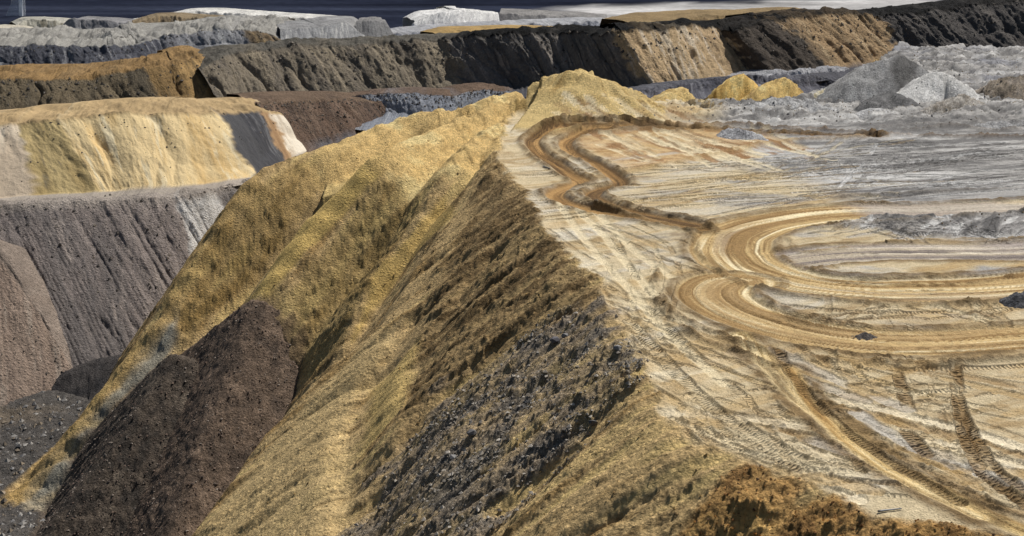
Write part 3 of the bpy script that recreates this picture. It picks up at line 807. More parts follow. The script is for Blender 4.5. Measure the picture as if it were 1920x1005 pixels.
# ------------------------------------------------------------------ far dump ridges, lofted from crest to toe
CLODS = []
def bank(pairs, ztoe, zones, slope=33.0, zcrest=None, topw=25.0, topc=None, ns=420, nt=44, rib=(9.0, 1.6), rough=0.5, seed=0, apron=30.0,
         topbump=1.0, backdrop=14.0, skew=0.0, jag=0.6, toec=None, apronc=None, ribpow=0.55, mat=None, clods=0, clodr=0.5):
    """pairs: (crest px, crest py, toe px, toe py[, toe z]); zones: (first crest px, colours, name, label)"""
    if pairs[0][0] < 0:                                        # ridges that leave the picture go on beyond it
        q = pairs[0]; pairs = [(q[0] - 320, q[1] + 4, q[2] - 320, q[3] + 6) + tuple(q[4:])] + list(pairs)
        zones = [(zones[0][0] - 320,) + tuple(zones[0][1:])] + list(zones[1:]); ns = int(ns * 1.35)
    if pairs[-1][0] > 1950:
        q = pairs[-1]; pairs = list(pairs) + [(q[0] + 300, q[1], q[2] + 300, q[3]) + tuple(q[4:])]; ns = int(ns * 1.15)
    ct, tt_ = [], []
    for q in pairs:
        zt = q[4] if len(q) > 4 else ztoe
        T = at(q[2], q[3], zt)
        lo, hi = zt + 0.05, zt + 60
        for _ in range(50):
            mid = (lo + hi) / 2
            p = at(q[0], q[1], mid)
            s_ = (mid - zt) / (math.hypot(p[0] - T[0], p[1] - T[1]) + 1e-6)
            if p[1] > T[1] and s_ < math.tan(math.radians(slope)): lo = mid
            elif p[1] <= T[1]: hi = mid
            else: hi = mid
        ct.append(at(q[0], q[1], (lo + hi) / 2 if zcrest is None else zcrest)); tt_.append(T)
    cpx = np.array([q[0] for q in pairs], float)
    g = np.linspace(cpx[0], cpx[-1], ns)
    cr = np.stack([np.interp(g, cpx, np.array(ct)[:, i]) for i in range(3)], 1)
    to = np.stack([np.interp(g, cpx, np.array(tt_)[:, i]) for i in range(3)], 1)
    for arr in (cr, to):                                       # soften corners
        for _ in range(3):
            arr[1:-1] = (arr[:-2] + 2 * arr[1:-1] + arr[2:]) / 4
    alen = np.concatenate([[0], np.cumsum(np.linalg.norm(np.diff(cr[:, :2], axis=0), axis=1))])
    tan_ = np.gradient(cr[:, :2], axis=0); tan_ /= np.linalg.norm(tan_, axis=1)[:, None] + 1e-9
    bk = np.stack([-tan_[:, 1], tan_[:, 0]], 1)
    bk[bk[:, 1] < 0] *= -1
    bk = bk * 0.35 + np.array([0, 0.65]); bk /= np.linalg.norm(bk, axis=1)[:, None]
    rows, kinds = [], []
    nb = 14 if topw < 10 else 36
    for i in range(nb):                                        # behind: rising from the back toe to the crest
        t = i / nb
        dist = topw * 1.0 + 20 - t * 20 if t < 0.25 else topw * (1 - (t - 0.25) / 0.75) + 15 * max(0, 0.25 - t)
        zoff = -backdrop * (1 - t / 0.25) if t < 0.25 else 0
        p = np.concatenate([cr[:, :2] + bk * dist, (cr[:, 2] + zoff)[:, None]], 1)
        rows.append(p); kinds.append((0, dist, t))
    for i in range(nt + 1):
        t = i / nt
        p = cr * (1 - t) + to * t
        p[:, 2] += math.sin(math.pi * t) * 0.02 * (cr[:, 2] - to[:, 2])
        rows.append(p); kinds.append((1, 0, t))
    for i in (1, 2, 3):
        p = to.copy(); p[:, 1] -= apron * i / 3; p[:, 2] -= 0.4 * i
        rows.append(p); kinds.append((2, 0, i / 3))
    P = np.array(rows)
    nr = len(rows)
    S = np.repeat(alen[None, :], nr, 0)
    kd = np.array([k[0] for k in kinds]); tv = np.array([k[2] for k in kinds])
    tdn = np.where(kd == 1, tv, np.where(kd == 0, -0.02, 1.0))
    hgt = (cr[:, 2] - to[:, 2])[None, :]
    TT = tdn[:, None] * np.ones_like(S)
    # ribs: rounded buttresses with sharp creases between, running down the face
    wob = fbm(S / 30, TT * 1.5, 3, 0.5, seed) * rib[0] * 0.4
    sr = (S + wob + skew * TT * hgt) / rib[0]
    rn = np.abs(vn(sr, TT * 0.7 + seed, seed + 1)) ** ribpow + 0.35 * np.abs(vn(sr * 2.7, TT + seed, seed + 2)) ** ribpow
    env = np.where(kd == 1, 0.35 + 0.65 * np.sin(np.pi * np.clip(tv, 0, 1) * 0.75) , 0.0)[:, None]
    ro = (fbm(S / 3.5 , TT * hgt / 5.0 + seed, 5, 0.62, seed + 3) + 0.5 * fbm(S / 1.4, TT * hgt / 1.6 + seed, 3, 0.7, seed + 13)) * rough * np.where(kd == 1, 1.0, 0.5)[:, None]
    fn = np.stack([cr[:, 0] - to[:, 0], cr[:, 1] - to[:, 1]], 1); hl = np.linalg.norm(fn, axis=1)[:, None] + 1e-6
    out = -fn / hl
    amp = rib[1] * (rn - 0.55) * env + ro
    sn, cs_ = math.sin(math.radians(slope)), math.cos(math.radians(slope))
    P[:, :, 0] += out[None, :, 0] * amp * sn; P[:, :, 1] += out[None, :, 1] * amp * sn; P[:, :, 2] += amp * cs_
    cj = fbm(S[0] / 5, S[0] * 0 + seed, 4, 0.65, seed + 4) * jag
    fade = np.where(kd == 1, np.clip(1 - tv * 5, 0, 1), np.where(kd == 0, np.clip((tv - 0.25) / 0.75, 0, 1) ** 2, 0))
    P[:, :, 2] += cj[None, :] * fade[:, None]
    top = (kd == 0)
    P[top, :, 2] += fbm(P[top, :, 0] / 8, P[top, :, 1] / 10, 5, 0.62, seed + 5) * topbump * sst(0.2, 0.4, tv[top])[:, None]
    # colours
    G = np.repeat(g[None, :], nr, 0) + fbm(S / 6, TT * 6, 3, 0.6, seed + 6) * (cpx[-1] - cpx[0]) * 0.014
    n1, n2 = fbm(S / 8, TT * hgt / 30 + 5, 4, 0.6, seed + 7), fbm(S / 2.0, TT * hgt / 9, 5, 0.7, seed + 8)
    CC = np.zeros(P.shape)
    zi = np.zeros(len(g), int)
    for j, z in enumerate(zones):
        m_ = sst(z[0] - 5, z[0] + 5, G)[..., None] if j else 1.0
        base, alt = z[1][0], z[1][1]
        a_ = sst(-0.1, 0.45, n1 * 0.8 + n2 * 0.6)[..., None]
        cz = base * (1 - a_) + alt * a_
        if len(z[1]) > 2:
            a_ = sst(0.1, 0.4, n2 - n1 * 0.3)[..., None]; cz = cz * (1 - a_) + z[1][2] * a_
        CC = CC * (1 - m_) + cz * m_
        zi[g >= z[0]] = j
        tc = z[4] if len(z) > 4 else topc
        if tc is not None:
            mt_ = np.where(kd == 0, 1.0, np.where(kd == 1, np.clip(1 - tv * 14, 0, 1), 0))[:, None] * (m_[..., 0] if j else np.ones_like(S))
            mt_ = np.clip(mt_ * (1 + 0.5 * n1), 0, 1)[..., None]
            tcol = tc * (1 + 0.5 * fbm(P[..., 0] / 7, P[..., 1] / 10, 5, 0.65, seed + 9))[..., None]
            CC = CC * (1 - mt_) + tcol * mt_
    if toec is not None:
        mt_ = (np.where(kd == 1, np.clip((tv - 0.82) * 5, 0, 1), 0)[:, None] * (0.5 + n1))[..., None]
        CC = CC * (1 - np.clip(mt_, 0, .8)) + toec * np.clip(mt_, 0, .8)
    if apronc is not None:
        CC[kd == 2] = apronc * (1 + 0.3 * n2[kd == 2][..., None])
    if clods:
        CLODS.append((P, clods, clodr))
    ii = np.arange(nr * ns).reshape(nr, ns)
    objs = []
    for j, z in enumerate(zones):
        cols_ = np.nonzero(zi == j)[0]
        if len(cols_) < 2: continue
        c0, c1 = cols_[0], min(cols_[-1] + 1, ns - 1)
        sub = ii[:, c0:c1 + 1]
        f = np.stack([sub[:-1, :-1], sub[1:, :-1], sub[1:, 1:], sub[:-1, 1:]], -1).reshape(-1, 4)
        used = np.unique(f); rm = np.full(nr * ns, -1); rm[used] = np.arange(len(used))
        o = mesh_np(z[2], P.reshape(-1, 3)[used], rm[f], mat or M_FAR, CC.reshape(-1, 3)[used])
        tag(o, z[3], 'spoil ridge', 'ridges of dumped spoil')
        objs.append(o)
    return objs

def cs(*t, k=1.12): return [col(*q) * k for q in t]
# right-hand chain: dark, tan, dark saddle, brown, black
bank([(370, 130, 415, 202, -19), (440, 98, 482, 190, -19), (550, 86, 592, 184, -19), (700, 81, 742, 174, -18), (820, 73, 862, 168, -17), (900, 64, 960, 163, -15),
      (1050, 60, 1085, 163, -13), (1130, 62, 1190, 172, -11), (1165, 58, 1228, 170, -10), (1250, 55, 1292, 160, -9), (1340, 50, 1398, 140, -8),
      (1375, 58, 1440, 140, -7), (1450, 38, 1530, 132, -6), (1560, 27, 1640, 116, -5), (1640, 28, 1705, 106, -4), (1700, 24, 1770, 100, -3), (1800, 12, 1860, 95, -2), (1905, 3, 1960, 90, -1), (2050, 0, 2100, 88, 0)],
     -15, [(370, cs((128, 118, 102), (100, 93, 84), (146, 134, 114)), 'spoil_ridge', 'grey brown ridge behind the red brown terrace, left half of the dark ridge'),
           (840, cs((112, 107, 101), (88, 85, 82), (138, 130, 121)), 'spoil_ridge', 'near black ridge directly behind the tall yellow peak', 0, col(140, 118, 80)),
           (1150, cs((168, 145, 112), (150, 128, 99), (184, 169, 146), k=1.4), 'spoil_ridge', 'tan ribbed ridge to the right of the tall yellow peak', 0, col(170, 142, 98)),
           (1350, cs((82, 74, 66), (66, 62, 58)), 'spoil_ridge', 'dark brown saddle between the two tan ribbed ridges', 0, col(120, 100, 74)),
           (1462, cs((150, 126, 95), (108, 93, 74), (170, 148, 116), k=1.3), 'spoil_ridge', 'brown ribbed ridge with dark streaks behind the grey heap', 0, col(160, 130, 90)),
           (1645, cs((84, 80, 77), (66, 64, 63), (100, 95, 90)), 'spoil_ridge', 'long black ridge in the upper right corner', 0, col(66, 64, 66))],
     topw=30, topc=col(96, 92, 84), ns=1000, nt=46, rib=(8, 3.0), rough=1.0, seed=500, clods=2200, apron=18, skew=-0.1, jag=1.6, topbump=3.0, apronc=col(90, 90, 96))
# brown and ochre ridge, left
bank([(-80, 154, -80, 224), (0, 150, 0, 220), (100, 150, 105, 216), (200, 140, 215, 211), (270, 129, 300, 208), (330, 120, 350, 204), (375, 108, 430, 196), (405, 118, 452, 190)],
     -19, [(-80, cs((112, 100, 80), (90, 82, 68)), 'spoil_ridge', 'brown grey ridge with an ochre top at the left edge'),
           (268, cs((130, 106, 70), (104, 88, 64)), 'spoil_ridge', 'brownish buttresses in the middle of the ochre topped ridge'),
           (335, cs((176, 144, 96), (154, 126, 84), (130, 110, 78), k=1.0), 'spoil_ridge', 'ochre right end of the brown ridge beside the dark ridge')],
     topw=52, topc=col(150, 121, 80), ns=420, rib=(8, 2.4), rough=0.6, seed=520, clods=700, apron=10, skew=0.15, topbump=3.0, jag=1.2)
# far grey ridge, left
bank([(-80, 84, -80, 124), (0, 84, 0, 122), (120, 86, 125, 120), (200, 86, 212, 119), (265, 82, 285, 112), (300, 70, 322, 108), (380, 56, 405, 106), (440, 55, 455, 105), (500, 60, 532, 103), (540, 84, 548, 100)],
     -25, [(-80, cs((84, 85, 92), (66, 68, 76), (130, 130, 132)), 'spoil_ridge', 'dark slate faced ridge at the far left'),
           (288, cs((140, 140, 142), (116, 116, 120), (164, 164, 164)), 'spoil_ridge', 'pale grey fluted ridge beyond the ochre topped one'),
           (452, cs((124, 106, 82), (100, 92, 80), (150, 128, 92)), 'spoil_ridge', 'brown right end of the far grey fluted ridge')],
     topw=105, topc=col(158, 155, 148), ns=420, rib=(9, 3.0), rough=0.9, jag=1.6, seed=540, clods=900, apron=12, topbump=6.0)
# whiter terraces behind it
bank([(250, 46, 255, 58), (330, 30, 330, 50), (370, 21, 375, 48), (480, 29, 480, 54), (590, 36, 590, 58), (612, 46, 620, 58)],
     -28, [(250, cs((206, 203, 196), (180, 176, 168)), 'spoil_ridge', 'white flat topped terrace in the far left background')], topw=40, topc=col(216, 213, 206), ns=200, nt=16, rib=(14, 1.5), seed=560, jag=1.5)
bank([(525, 56, 528, 100), (600, 50, 602, 96), (648, 43, 652, 92), (684, 68, 690, 88)],
     -25, [(525, cs((150, 150, 150), (126, 126, 128), (190, 188, 184)), 'spoil_ridge', 'short grey ridge with a pale right edge behind the dark ridge')], topw=60, topc=col(150, 149, 148), ns=160, nt=24, rib=(10, 2), seed=565)
bank([(668, 40, 660, 88), (700, 38, 705, 88), (724, 39, 748, 86)],
     -25, [(668, cs((128, 127, 126), (108, 108, 108)), 'spoil_ridge', 'small grey ribbed ridge left of the bright white mound')], topw=30, topc=col(140, 138, 136), ns=120, nt=24, rib=(7, 1.6), seed=570)
bank([(764, 58, 758, 70), (778, 42, 766, 72), (806, 27, 790, 72), (862, 18, 850, 72), (905, 24, 900, 66), (934, 24, 940, 56)],
     -27, [(764, cs((226, 224, 220), (204, 202, 200)), 'spoil_ridge', 'bright white mound in the far background')], topw=40, topc=col(230, 228, 224), ns=200, nt=26, rib=(10, 2.2), rough=0.8, seed=575, jag=1.8)
bank([(936, 26, 940, 52), (1000, 28, 1005, 52), (1080, 32, 1085, 50), (1140, 38, 1145, 50)],
     -28, [(936, cs((130, 128, 126), (110, 108, 108)), 'spoil_ridge', 'flat grey ridge to the right of the bright white mound')], topw=60, topc=col(140, 137, 134), ns=160, nt=16, rib=(14, 1.5), seed=580, jag=1.2)
bank([(740, 66, 740, 84), (830, 56, 830, 78), (930, 50, 930, 74), (1010, 46, 1010, 72), (1100, 42, 1100, 70), (1200, 44, 1200, 68), (1290, 44, 1290, 66)],
     -24, [(740, cs((136, 138, 146), (104, 108, 120), (186, 186, 188)), 'spoil_ridge', 'low bluish grey hummocky ridge behind the near black ridge')], topw=45, topc=col(170, 170, 172), ns=320, nt=16, rib=(9, 2.2), rough=1.2, seed=585, jag=2.2)
# churned berms at the foot of the tan chain
bank([(1200, 176, 1200, 190), (1235, 164, 1238, 184), (1300, 154, 1303, 172), (1400, 144, 1404, 162), (1480, 146, 1484, 164), (1550, 146, 1553, 160), (1580, 157, 1582, 160)], -8.5,
     [(1200, cs((96, 96, 104), (70, 71, 80), (130, 130, 136)), 'spoil_ridge', 'low dark slate berm at the foot of the tan ribbed ridge')], slope=30, topw=5, topc=col(100, 100, 106), ns=260, nt=14, rib=(5, 1.2), rough=1.2, seed=596, jag=1.6, apron=8, topbump=1.5, backdrop=14)
bank([(1405, 152, 1406, 154), (1435, 140, 1438, 152), (1480, 130, 1484, 146), (1560, 130, 1564, 144), (1640, 124, 1642, 140), (1690, 116, 1692, 132)], -7.5,
     [(1405, cs((160, 160, 164), (120, 120, 126), (196, 195, 196)), 'spoil_ridge', 'low pale grey berm left of the big grey heap')], slope=30, topw=5, topc=col(160, 160, 163), ns=260, nt=14, rib=(5, 1.2), rough=1.0, seed=597, jag=1.6, apron=8, topbump=1.5, backdrop=6)
# tops and terraces showing between the chains
bank([(840, 70, 840, 84), (880, 60, 885, 80), (960, 57, 965, 78), (1060, 60, 1060, 78), (1125, 64, 1125, 76)], -6,
     [(840, cs((190, 158, 100), (160, 130, 84)), 'spoil_ridge', 'thin ochre strip showing above the near black ridge')], topw=25, topc=col(178, 148, 96), ns=200, nt=10, rib=(9, 1.5), seed=590, jag=1.4, backdrop=6)
bank([(1225, 50, 1230, 66), (1290, 36, 1295, 60), (1380, 30, 1385, 56), (1470, 30, 1475, 52), (1560, 24, 1565, 46)], -2,
     [(1225, cs((158, 134, 94), (120, 100, 72)), 'spoil_ridge', 'low tan terrace above the dark saddle')], topw=40, topc=col(150, 128, 92), ns=200, nt=10, rib=(9, 1.5), seed=591, jag=1.6, backdrop=6)
bank([(-80, 54, -80, 88), (0, 52, 0, 84), (35, 54, 40, 82), (52, 66, 56, 80)], -25,
     [(-80, cs((206, 198, 180), (178, 170, 152)), 'spoil_ridge', 'pale cream fluted mound at the far left edge')], topw=25, topc=col(200, 192, 174), ns=120, nt=20, rib=(6, 1.6), seed=592)
bank([(30, 46, 30, 62), (50, 36, 54, 60), (90, 38, 95, 60), (150, 48, 155, 60)], -27,
     [(30, cs((176, 172, 158), (130, 124, 108)), 'spoil_ridge', 'small grey and cream hump below the white plume')], topw=25, topc=col(180, 176, 164), ns=120, nt=14, rib=(7, 1.6), seed=593, jag=1.5)
bank([(118, 46, 118, 60), (135, 35, 140, 62), (190, 38, 195, 64), (290, 48, 295, 66)], -27,
     [(118, cs((136, 135, 136), (112, 111, 112)), 'spoil_ridge', 'long low grey hump right of the small cream hump')], topw=25, topc=col(140, 138, 138), ns=140, nt=14, rib=(9, 1.6), seed=594, jag=1.2)
bank([(250, 44, 250, 66), (300, 29, 305, 64), (400, 36, 405, 66), (480, 42, 485, 70), (530, 58, 540, 80)], -24,
     [(250, cs((132, 116, 92), (108, 100, 86), (152, 130, 96)), 'spoil_ridge', 'brown terrace in front of the white flat topped terrace')], topw=30, topc=col(140, 124, 98), ns=200, nt=16, rib=(8, 2.0), rough=1.0, seed=595, jag=1.6)
# red brown terrace and slate strip in the middle
bank([(480, 195, 530, 290), (520, 190, 575, 276), (600, 188, 640, 262), (660, 187, 700, 246), (715, 192, 742, 232), (745, 206, 765, 228)],
     -23, [(480, cs((112, 92, 78), (92, 77, 67), (128, 108, 92), k=1.0), 'spoil_ridge', 'red brown gravel terrace left of the yellow tongues')], topw=24, topc=col(116, 97, 80), ns=240, nt=40, rib=(9, 1.8), rough=0.5, seed=600, clods=900, clodr=0.35, ribpow=0.8, toec=col(110, 112, 118))
bank([(615, 186, 640, 205), (680, 179, 700, 212), (780, 174, 790, 214), (850, 180, 850, 212), (905, 166, 905, 205), (960, 170, 960, 205)],
     -20, [(615, cs((136, 140, 148), (112, 116, 124), (160, 162, 166)), 'spoil_ridge', 'slate blue rubble ridge between red brown terrace and yellow crest')], topw=16, topc=col(112, 93, 78), ns=240, nt=26, rib=(6, 1.4), rough=0.7, seed=610, clods=700, clodr=0.4)
# cream ridge
bank([(-80, 240, -80, 372), (0, 234, 0, 366), (40, 226, 90, 360), (100, 222, 180, 356), (200, 213, 250, 352), (310, 210, 340, 346), (370, 212, 420, 336), (402, 214, 484, 326),
      (440, 210, 512, 312), (484, 206, 535, 300), (505, 206, 548, 292), (530, 214, 575, 282)],
     -22, [(-80, cs((216, 202, 180), (200, 182, 158), k=0.95), 'spoil_ridge', 'pinkish white left end of the cream sand ridge'),
           (32, cs((200, 178, 128), (180, 156, 106), (140, 128, 100), k=0.9), 'spoil_ridge', 'yellow tan wedge in the cream sand ridge, dotted with dark clods'),
           (108, cs((224, 200, 152), (216, 184, 128), (228, 212, 174), k=0.95), 'spoil_ridge', 'broad smooth cream and yellow sand face on the left'),
           (403, cs((70, 70, 72), (54, 54, 58), (94, 94, 96)), 'spoil_ridge', 'charcoal wedge at the right end of the cream ridge'),
           (486, cs((160, 132, 98), (140, 112, 82)), 'spoil_ridge', 'narrow tan strip between charcoal wedge and pale streak'),
           (506, cs((212, 202, 184), (180, 166, 146)), 'spoil_ridge', 'narrow pale streak beside the red brown terrace')],
     mat=M_FARS, topbump=2.0, topw=30, topc=col(168, 144, 106), ns=460, nt=60, rib=(13, 2.0), rough=0.4, seed=620, clods=220, clodr=0.25, apron=6, skew=0.1, jag=0.8, ribpow=0.9, apronc=col(160, 150, 138))
# grey gullied face below it
bank([(-200, 392, -130, 756), (-80, 388, -10, 745), (0, 384, 80, 730), (100, 380, 185, 712), (200, 376, 290, 692), (290, 371, 380, 672), (350, 366, 430, 655), (385, 360, 455, 640), (420, 348, 480, 620), (470, 340, 520, 600)],
     -51, [(-200, cs((122, 113, 108), (104, 98, 95), (138, 128, 121), k=1.3), 'spoil_ridge', 'tall grey gullied face below the cream sand ridge'),
           (325, cs((200, 196, 190), (176, 172, 166), k=1.1), 'spoil_ridge', 'pale chute at the right end of the grey gullied face'),
           (410, cs((120, 114, 110), (102, 98, 96)), 'spoil_ridge', 'grey shoulder beside the yellow hillside, right of the pale chute')],
     slope=35, zcrest=-22.9, topw=24, topc=col(164, 154, 144), ns=540, nt=100, rib=(2.6, 1.0), rough=0.5, seed=640, clods=900, clodr=0.32, apron=10, skew=-0.35, jag=0.5, ribpow=0.45)
# pinkish cone, left edge
bank([(-90, 420, -90, 760), (-20, 452, -10, 748), (30, 520, 40, 738), (75, 590, 85, 728), (112, 650, 120, 716), (136, 694, 140, 708)],
     -50.2, [(-90, cs((170, 150, 134), (152, 133, 119), (178, 162, 147), k=0.85), 'spoil_ridge', 'pinkish beige sand cone at the left edge')],
     slope=36, topw=2, topc=col(150, 136, 124), ns=170, nt=80, clods=300, clodr=0.25, rib=(5, 0.8), rough=0.4, seed=660, apron=2, jag=0.4, backdrop=40, ribpow=0.8)

# ------------------------------------------------------------------ far pit floor and the ground under everything
gx, gy = np.meshgrid(np.linspace(-1, 1, 150), np.linspace(0, 1, 220))
GY = 40 + (gy ** 2.2) * 9000
GX = gx * (250 + GY * 0.75)
GZ = -64 + 12 * sst(250, 300, GY) + 18 * sst(300, 560, GY)
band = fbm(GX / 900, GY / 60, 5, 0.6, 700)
CG = np.zeros(GX.shape + (3,)) + col(35, 39, 52)  # cloud shadow over the far floor is put into this dark navy base
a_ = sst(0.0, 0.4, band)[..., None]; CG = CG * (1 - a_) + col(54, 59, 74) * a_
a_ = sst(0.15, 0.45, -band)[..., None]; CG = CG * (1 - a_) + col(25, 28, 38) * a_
PF = np.array([at(a, b, -34)[:2] for a, b in ((990, 24), (1120, 10), (1330, 7), (1500, 2), (1700, -6), (1800, 8), (1560, 30), (1400, 44), (1240, 48), (1060, 40))])
dpf, _, _, _ = poly_near(GX, GY, np.vstack([PF, PF[:1]]))
mp = sst(-30, 30, np.where(inside(GX, GY, PF), dpf, -dpf) + 60 * fbm(GX / 60, GY / 60, 4, 0.6, 701))
pale = col(172, 170, 168) * (1 + 0.6 * fbm(GX / 120, GY / 25, 4, 0.65, 702)[..., None])
CG = CG * (1 - mp[..., None]) + pale * mp[..., None]
gi = np.arange(GX.size).reshape(GX.shape)
gq = np.stack([gi[:-1, :-1], gi[:-1, 1:], gi[1:, 1:], gi[1:, :-1]], -1).reshape(-1, 4)
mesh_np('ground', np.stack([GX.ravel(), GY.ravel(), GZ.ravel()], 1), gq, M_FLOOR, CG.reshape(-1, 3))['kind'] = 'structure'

# ------------------------------------------------------------------ loose stones and clods, too many to count
HA = np.maximum(allmax, HT)
OCT_V = np.array([[1, 0, 0], [0, 1, 0], [-1, 0, 0], [0, -1, 0], [0, 0, 1], [0, 0, -1]], float)
OCT_F = np.array([[0, 1, 4], [1, 2, 4], [2, 3, 4], [3, 0, 4], [1, 0, 5], [2, 1, 5], [3, 2, 5], [0, 3, 5]])
srng = np.random.default_rng(11)
def stones(name, label, w, n, smin, smax_, cols_, power=3.0, sink=-0.05):
    """w: how likely each terrain cell is to carry a stone"""
    area = (Y * (us[1] - us[0])) * np.gradient(ys)[:, None]
    pr = (w * area / Y).ravel().astype(float)
    pr /= pr.sum()
    ids = np.searchsorted(np.cumsum(pr), srng.random(n))
    ids = np.clip(ids, 0, NU * NV - 1)
    i, j = ids // NU, ids % NU
    x = X[i, j] + (srng.random(n) - 0.5) * 0.3; y = Y[i, j] + (srng.random(n) - 0.5) * 0.4
    r = smin + (smax_ - smin) * srng.random(n) ** power
    z = HA[i, j] + r * sink
    V = OCT_V[None] * (1 + (srng.random((n, 6, 3)) - 0.5) * 0.9) + (srng.random((n, 6, 3)) - 0.5) * 0.35
    a = srng.random(n) * 6.28; ca, sa = np.cos(a), np.sin(a)
    Vx, Vy = V[..., 0] * ca[:, None] - V[..., 1] * sa[:, None], V[..., 0] * sa[:, None] + V[..., 1] * ca[:, None]
    fl_ = 0.5 + 0.5 * srng.random(n)
    co = np.stack([x[:, None] + Vx * r[:, None], y[:, None] + Vy * r[:, None], z[:, None] + V[..., 2] * (r * fl_)[:, None]], -1)
    F = (OCT_F[None] + (np.arange(n) * 6)[:, None, None]).reshape(-1, 3)
    pick = np.array(cols_)[srng.integers(len(cols_), size=n)] * (0.8 + 0.4 * srng.random(n))[:, None]
    o = mesh_np(name, co.reshape(-1, 3), F, M_STONE, np.repeat(pick[:, None, :], 6, 1).reshape(-1, 3), smooth=False)
    tag(o, label, 'stones', None, 'stuff')
M_STONE = earth('stone', 0.15, 0.02, 2.0, speck=0.1, rough=0.8)
hb = (hc['brown'] >= HA - 0.05) | (hc['brown2'] >= HA - 0.05)
base_top = HT >= HA - 0.05
stones('loose_stones', 'grey stones strewn over the rubble tongue', M_RUB * off * base_top * (0.3 + np.maximum(n_mid + n_lo, 0) * 3), 8000, 0.05, 0.30, [col(150, 142, 130), col(176, 168, 156), col(124, 116, 106)], 6)
stones('loose_stones', 'small pale and brown pebbles on the brown gravel cones', hb.astype(float), 8000, 0.05, 0.24, [col(96, 82, 74), col(150, 138, 126), col(70, 62, 58), col(118, 100, 88)], 4)
stones('loose_stones', 'grey rocks covering the pit floor at the left edge', fl * base_top * sst(270, 250, Y), 5000, 0.12, 0.75, [col(120, 118, 116), col(150, 146, 140), col(132, 120, 104)], 4)
stones('loose_clods', 'small earth clods scattered on the yellow hillside', off * base_top * (1 - fl) * (1 - M_RUB) * (1 - M_ORG) * (0.2 + np.maximum(n_mid, 0) * 2), 9000, 0.04, 0.2, [col(176, 146, 92), col(140, 114, 74), col(110, 90, 62)], 5)
stones('loose_clods', 'rusty clods on the orange bank', M_ORG * off, 2000, 0.03, 0.15, [col(160, 112, 56), col(120, 84, 48), col(90, 68, 46)], 4)
wr = onplat * base_top * np.clip(dh - 0.2, 0, 1)
stones('loose_clods', 'earth clods along the windrows on the plateau', wr, 6000, 0.04, 0.22, [col(130, 106, 70), col(110, 92, 66), col(150, 130, 96)], 4)
stones('loose_clods', 'dark clods among the grey and white heaps', onplat * lumpy * (0.2 + np.maximum(n_mid, 0)), 3500, 0.06, 0.3, [col(130, 128, 126), col(80, 78, 78), col(150, 148, 146)], 4)

pts, rad = [], []
for P_, n_, r_ in CLODS:
    nr_, ns_ = P_.shape[:2]
    k0 = 36
    ri = np.clip((k0 + np.abs(srng.normal(0, 0.45, n_)) * (nr_ - k0 - 4)).astype(int), 0, nr_ - 2)
    ci = srng.integers(0, ns_ - 1, n_)
    f_ = srng.random((n_, 1))
    pts.append(P_[ri, ci] * f_ + P_[ri + 1, ci + 1] * (1 - f_)); rad.append(0.12 + r_ * srng.random(n_) ** 4)
pts, rad = np.vstack(pts), np.concatenate(rad)
n = len(pts)
V = OCT_V[None] * (1 + (srng.random((n, 6, 3)) - 0.5) * 0.9) + (srng.random((n, 6, 3)) - 0.5) * 0.4
co = pts[:, None, :] + V * rad[:, None, None]
pick = np.array([col(70, 66, 62), col(96, 90, 84), col(120, 112, 102)])[srng.integers(3, size=n)]
tag(mesh_np('loose_clods', co.reshape(-1, 3), (OCT_F[None] + (np.arange(n) * 6)[:, None, None]).reshape(-1, 3), M_STONE, np.repeat(pick[:, None], 6, 1).reshape(-1, 3), smooth=False),
    'dark clods dotting the faces of the far ridges', 'stones', None, 'stuff')

# ------------------------------------------------------------------ single things
def boulder(px, py, r, c, label, seed, G=None):
    p = hit(px, py, HA)
    rb = np.random.default_rng(seed)
    t = (1 + 5 ** 0.5) / 2
    v = np.array([(-1, t, 0), (1, t, 0), (-1, -t, 0), (1, -t, 0), (0, -1, t), (0, 1, t), (0, -1, -t), (0, 1, -t), (t, 0, -1), (t, 0, 1), (-t, 0, -1), (-t, 0, 1)], float) / 1.9
    f = [(0, 11, 5), (0, 5, 1), (0, 1, 7), (0, 7, 10), (0, 10, 11), (1, 5, 9), (5, 11, 4), (11, 10, 2), (10, 7, 6), (7, 1, 8), (3, 9, 4), (3, 4, 2), (3, 2, 6), (3, 6, 8), (3, 8, 9), (4, 9, 5), (2, 4, 11), (6, 2, 10), (8, 6, 7), (9, 8, 1)]
    v = v * (0.75 + 0.5 * rb.random((12, 3))) * r * np.array([1.1, 1.0, 0.75])
    o = mesh_np('boulder', v, f, M_STONE, np.repeat(c[None], 12, 0), smooth=False)
    o.location = (p[0], p[1], p[2] + r * 0.3)
    o.rotation_euler = (0, 0, seed)
    tag(o, label, 'boulder', 'single boulders')
boulder(1041, 640, 0.55, col(96, 94, 98), 'largest dark boulder near the top of the rubble tongue', 1)
boulder(1060, 632, 0.45, col(120, 118, 118), 'grey boulder just right of the largest dark boulder on the rubble tongue', 2)
boulder(1158, 655, 0.4, col(130, 128, 126), 'grey boulder at the rubble tongue rim', 3)
boulder(885, 815, 0.5, col(104, 102, 102), 'dark boulder halfway down the rubble tongue', 4)
boulder(850, 860, 0.45, col(140, 138, 136), 'pale grey boulder low on the rubble tongue', 5)
boulder(1112, 795, 0.4, col(90, 88, 88), 'lone dark boulder at the right border of the rubble tongue', 6)
boulder(1118, 378, 0.35, col(110, 96, 74), 'brown clod boulder in the bend of the winding ruts', 7)
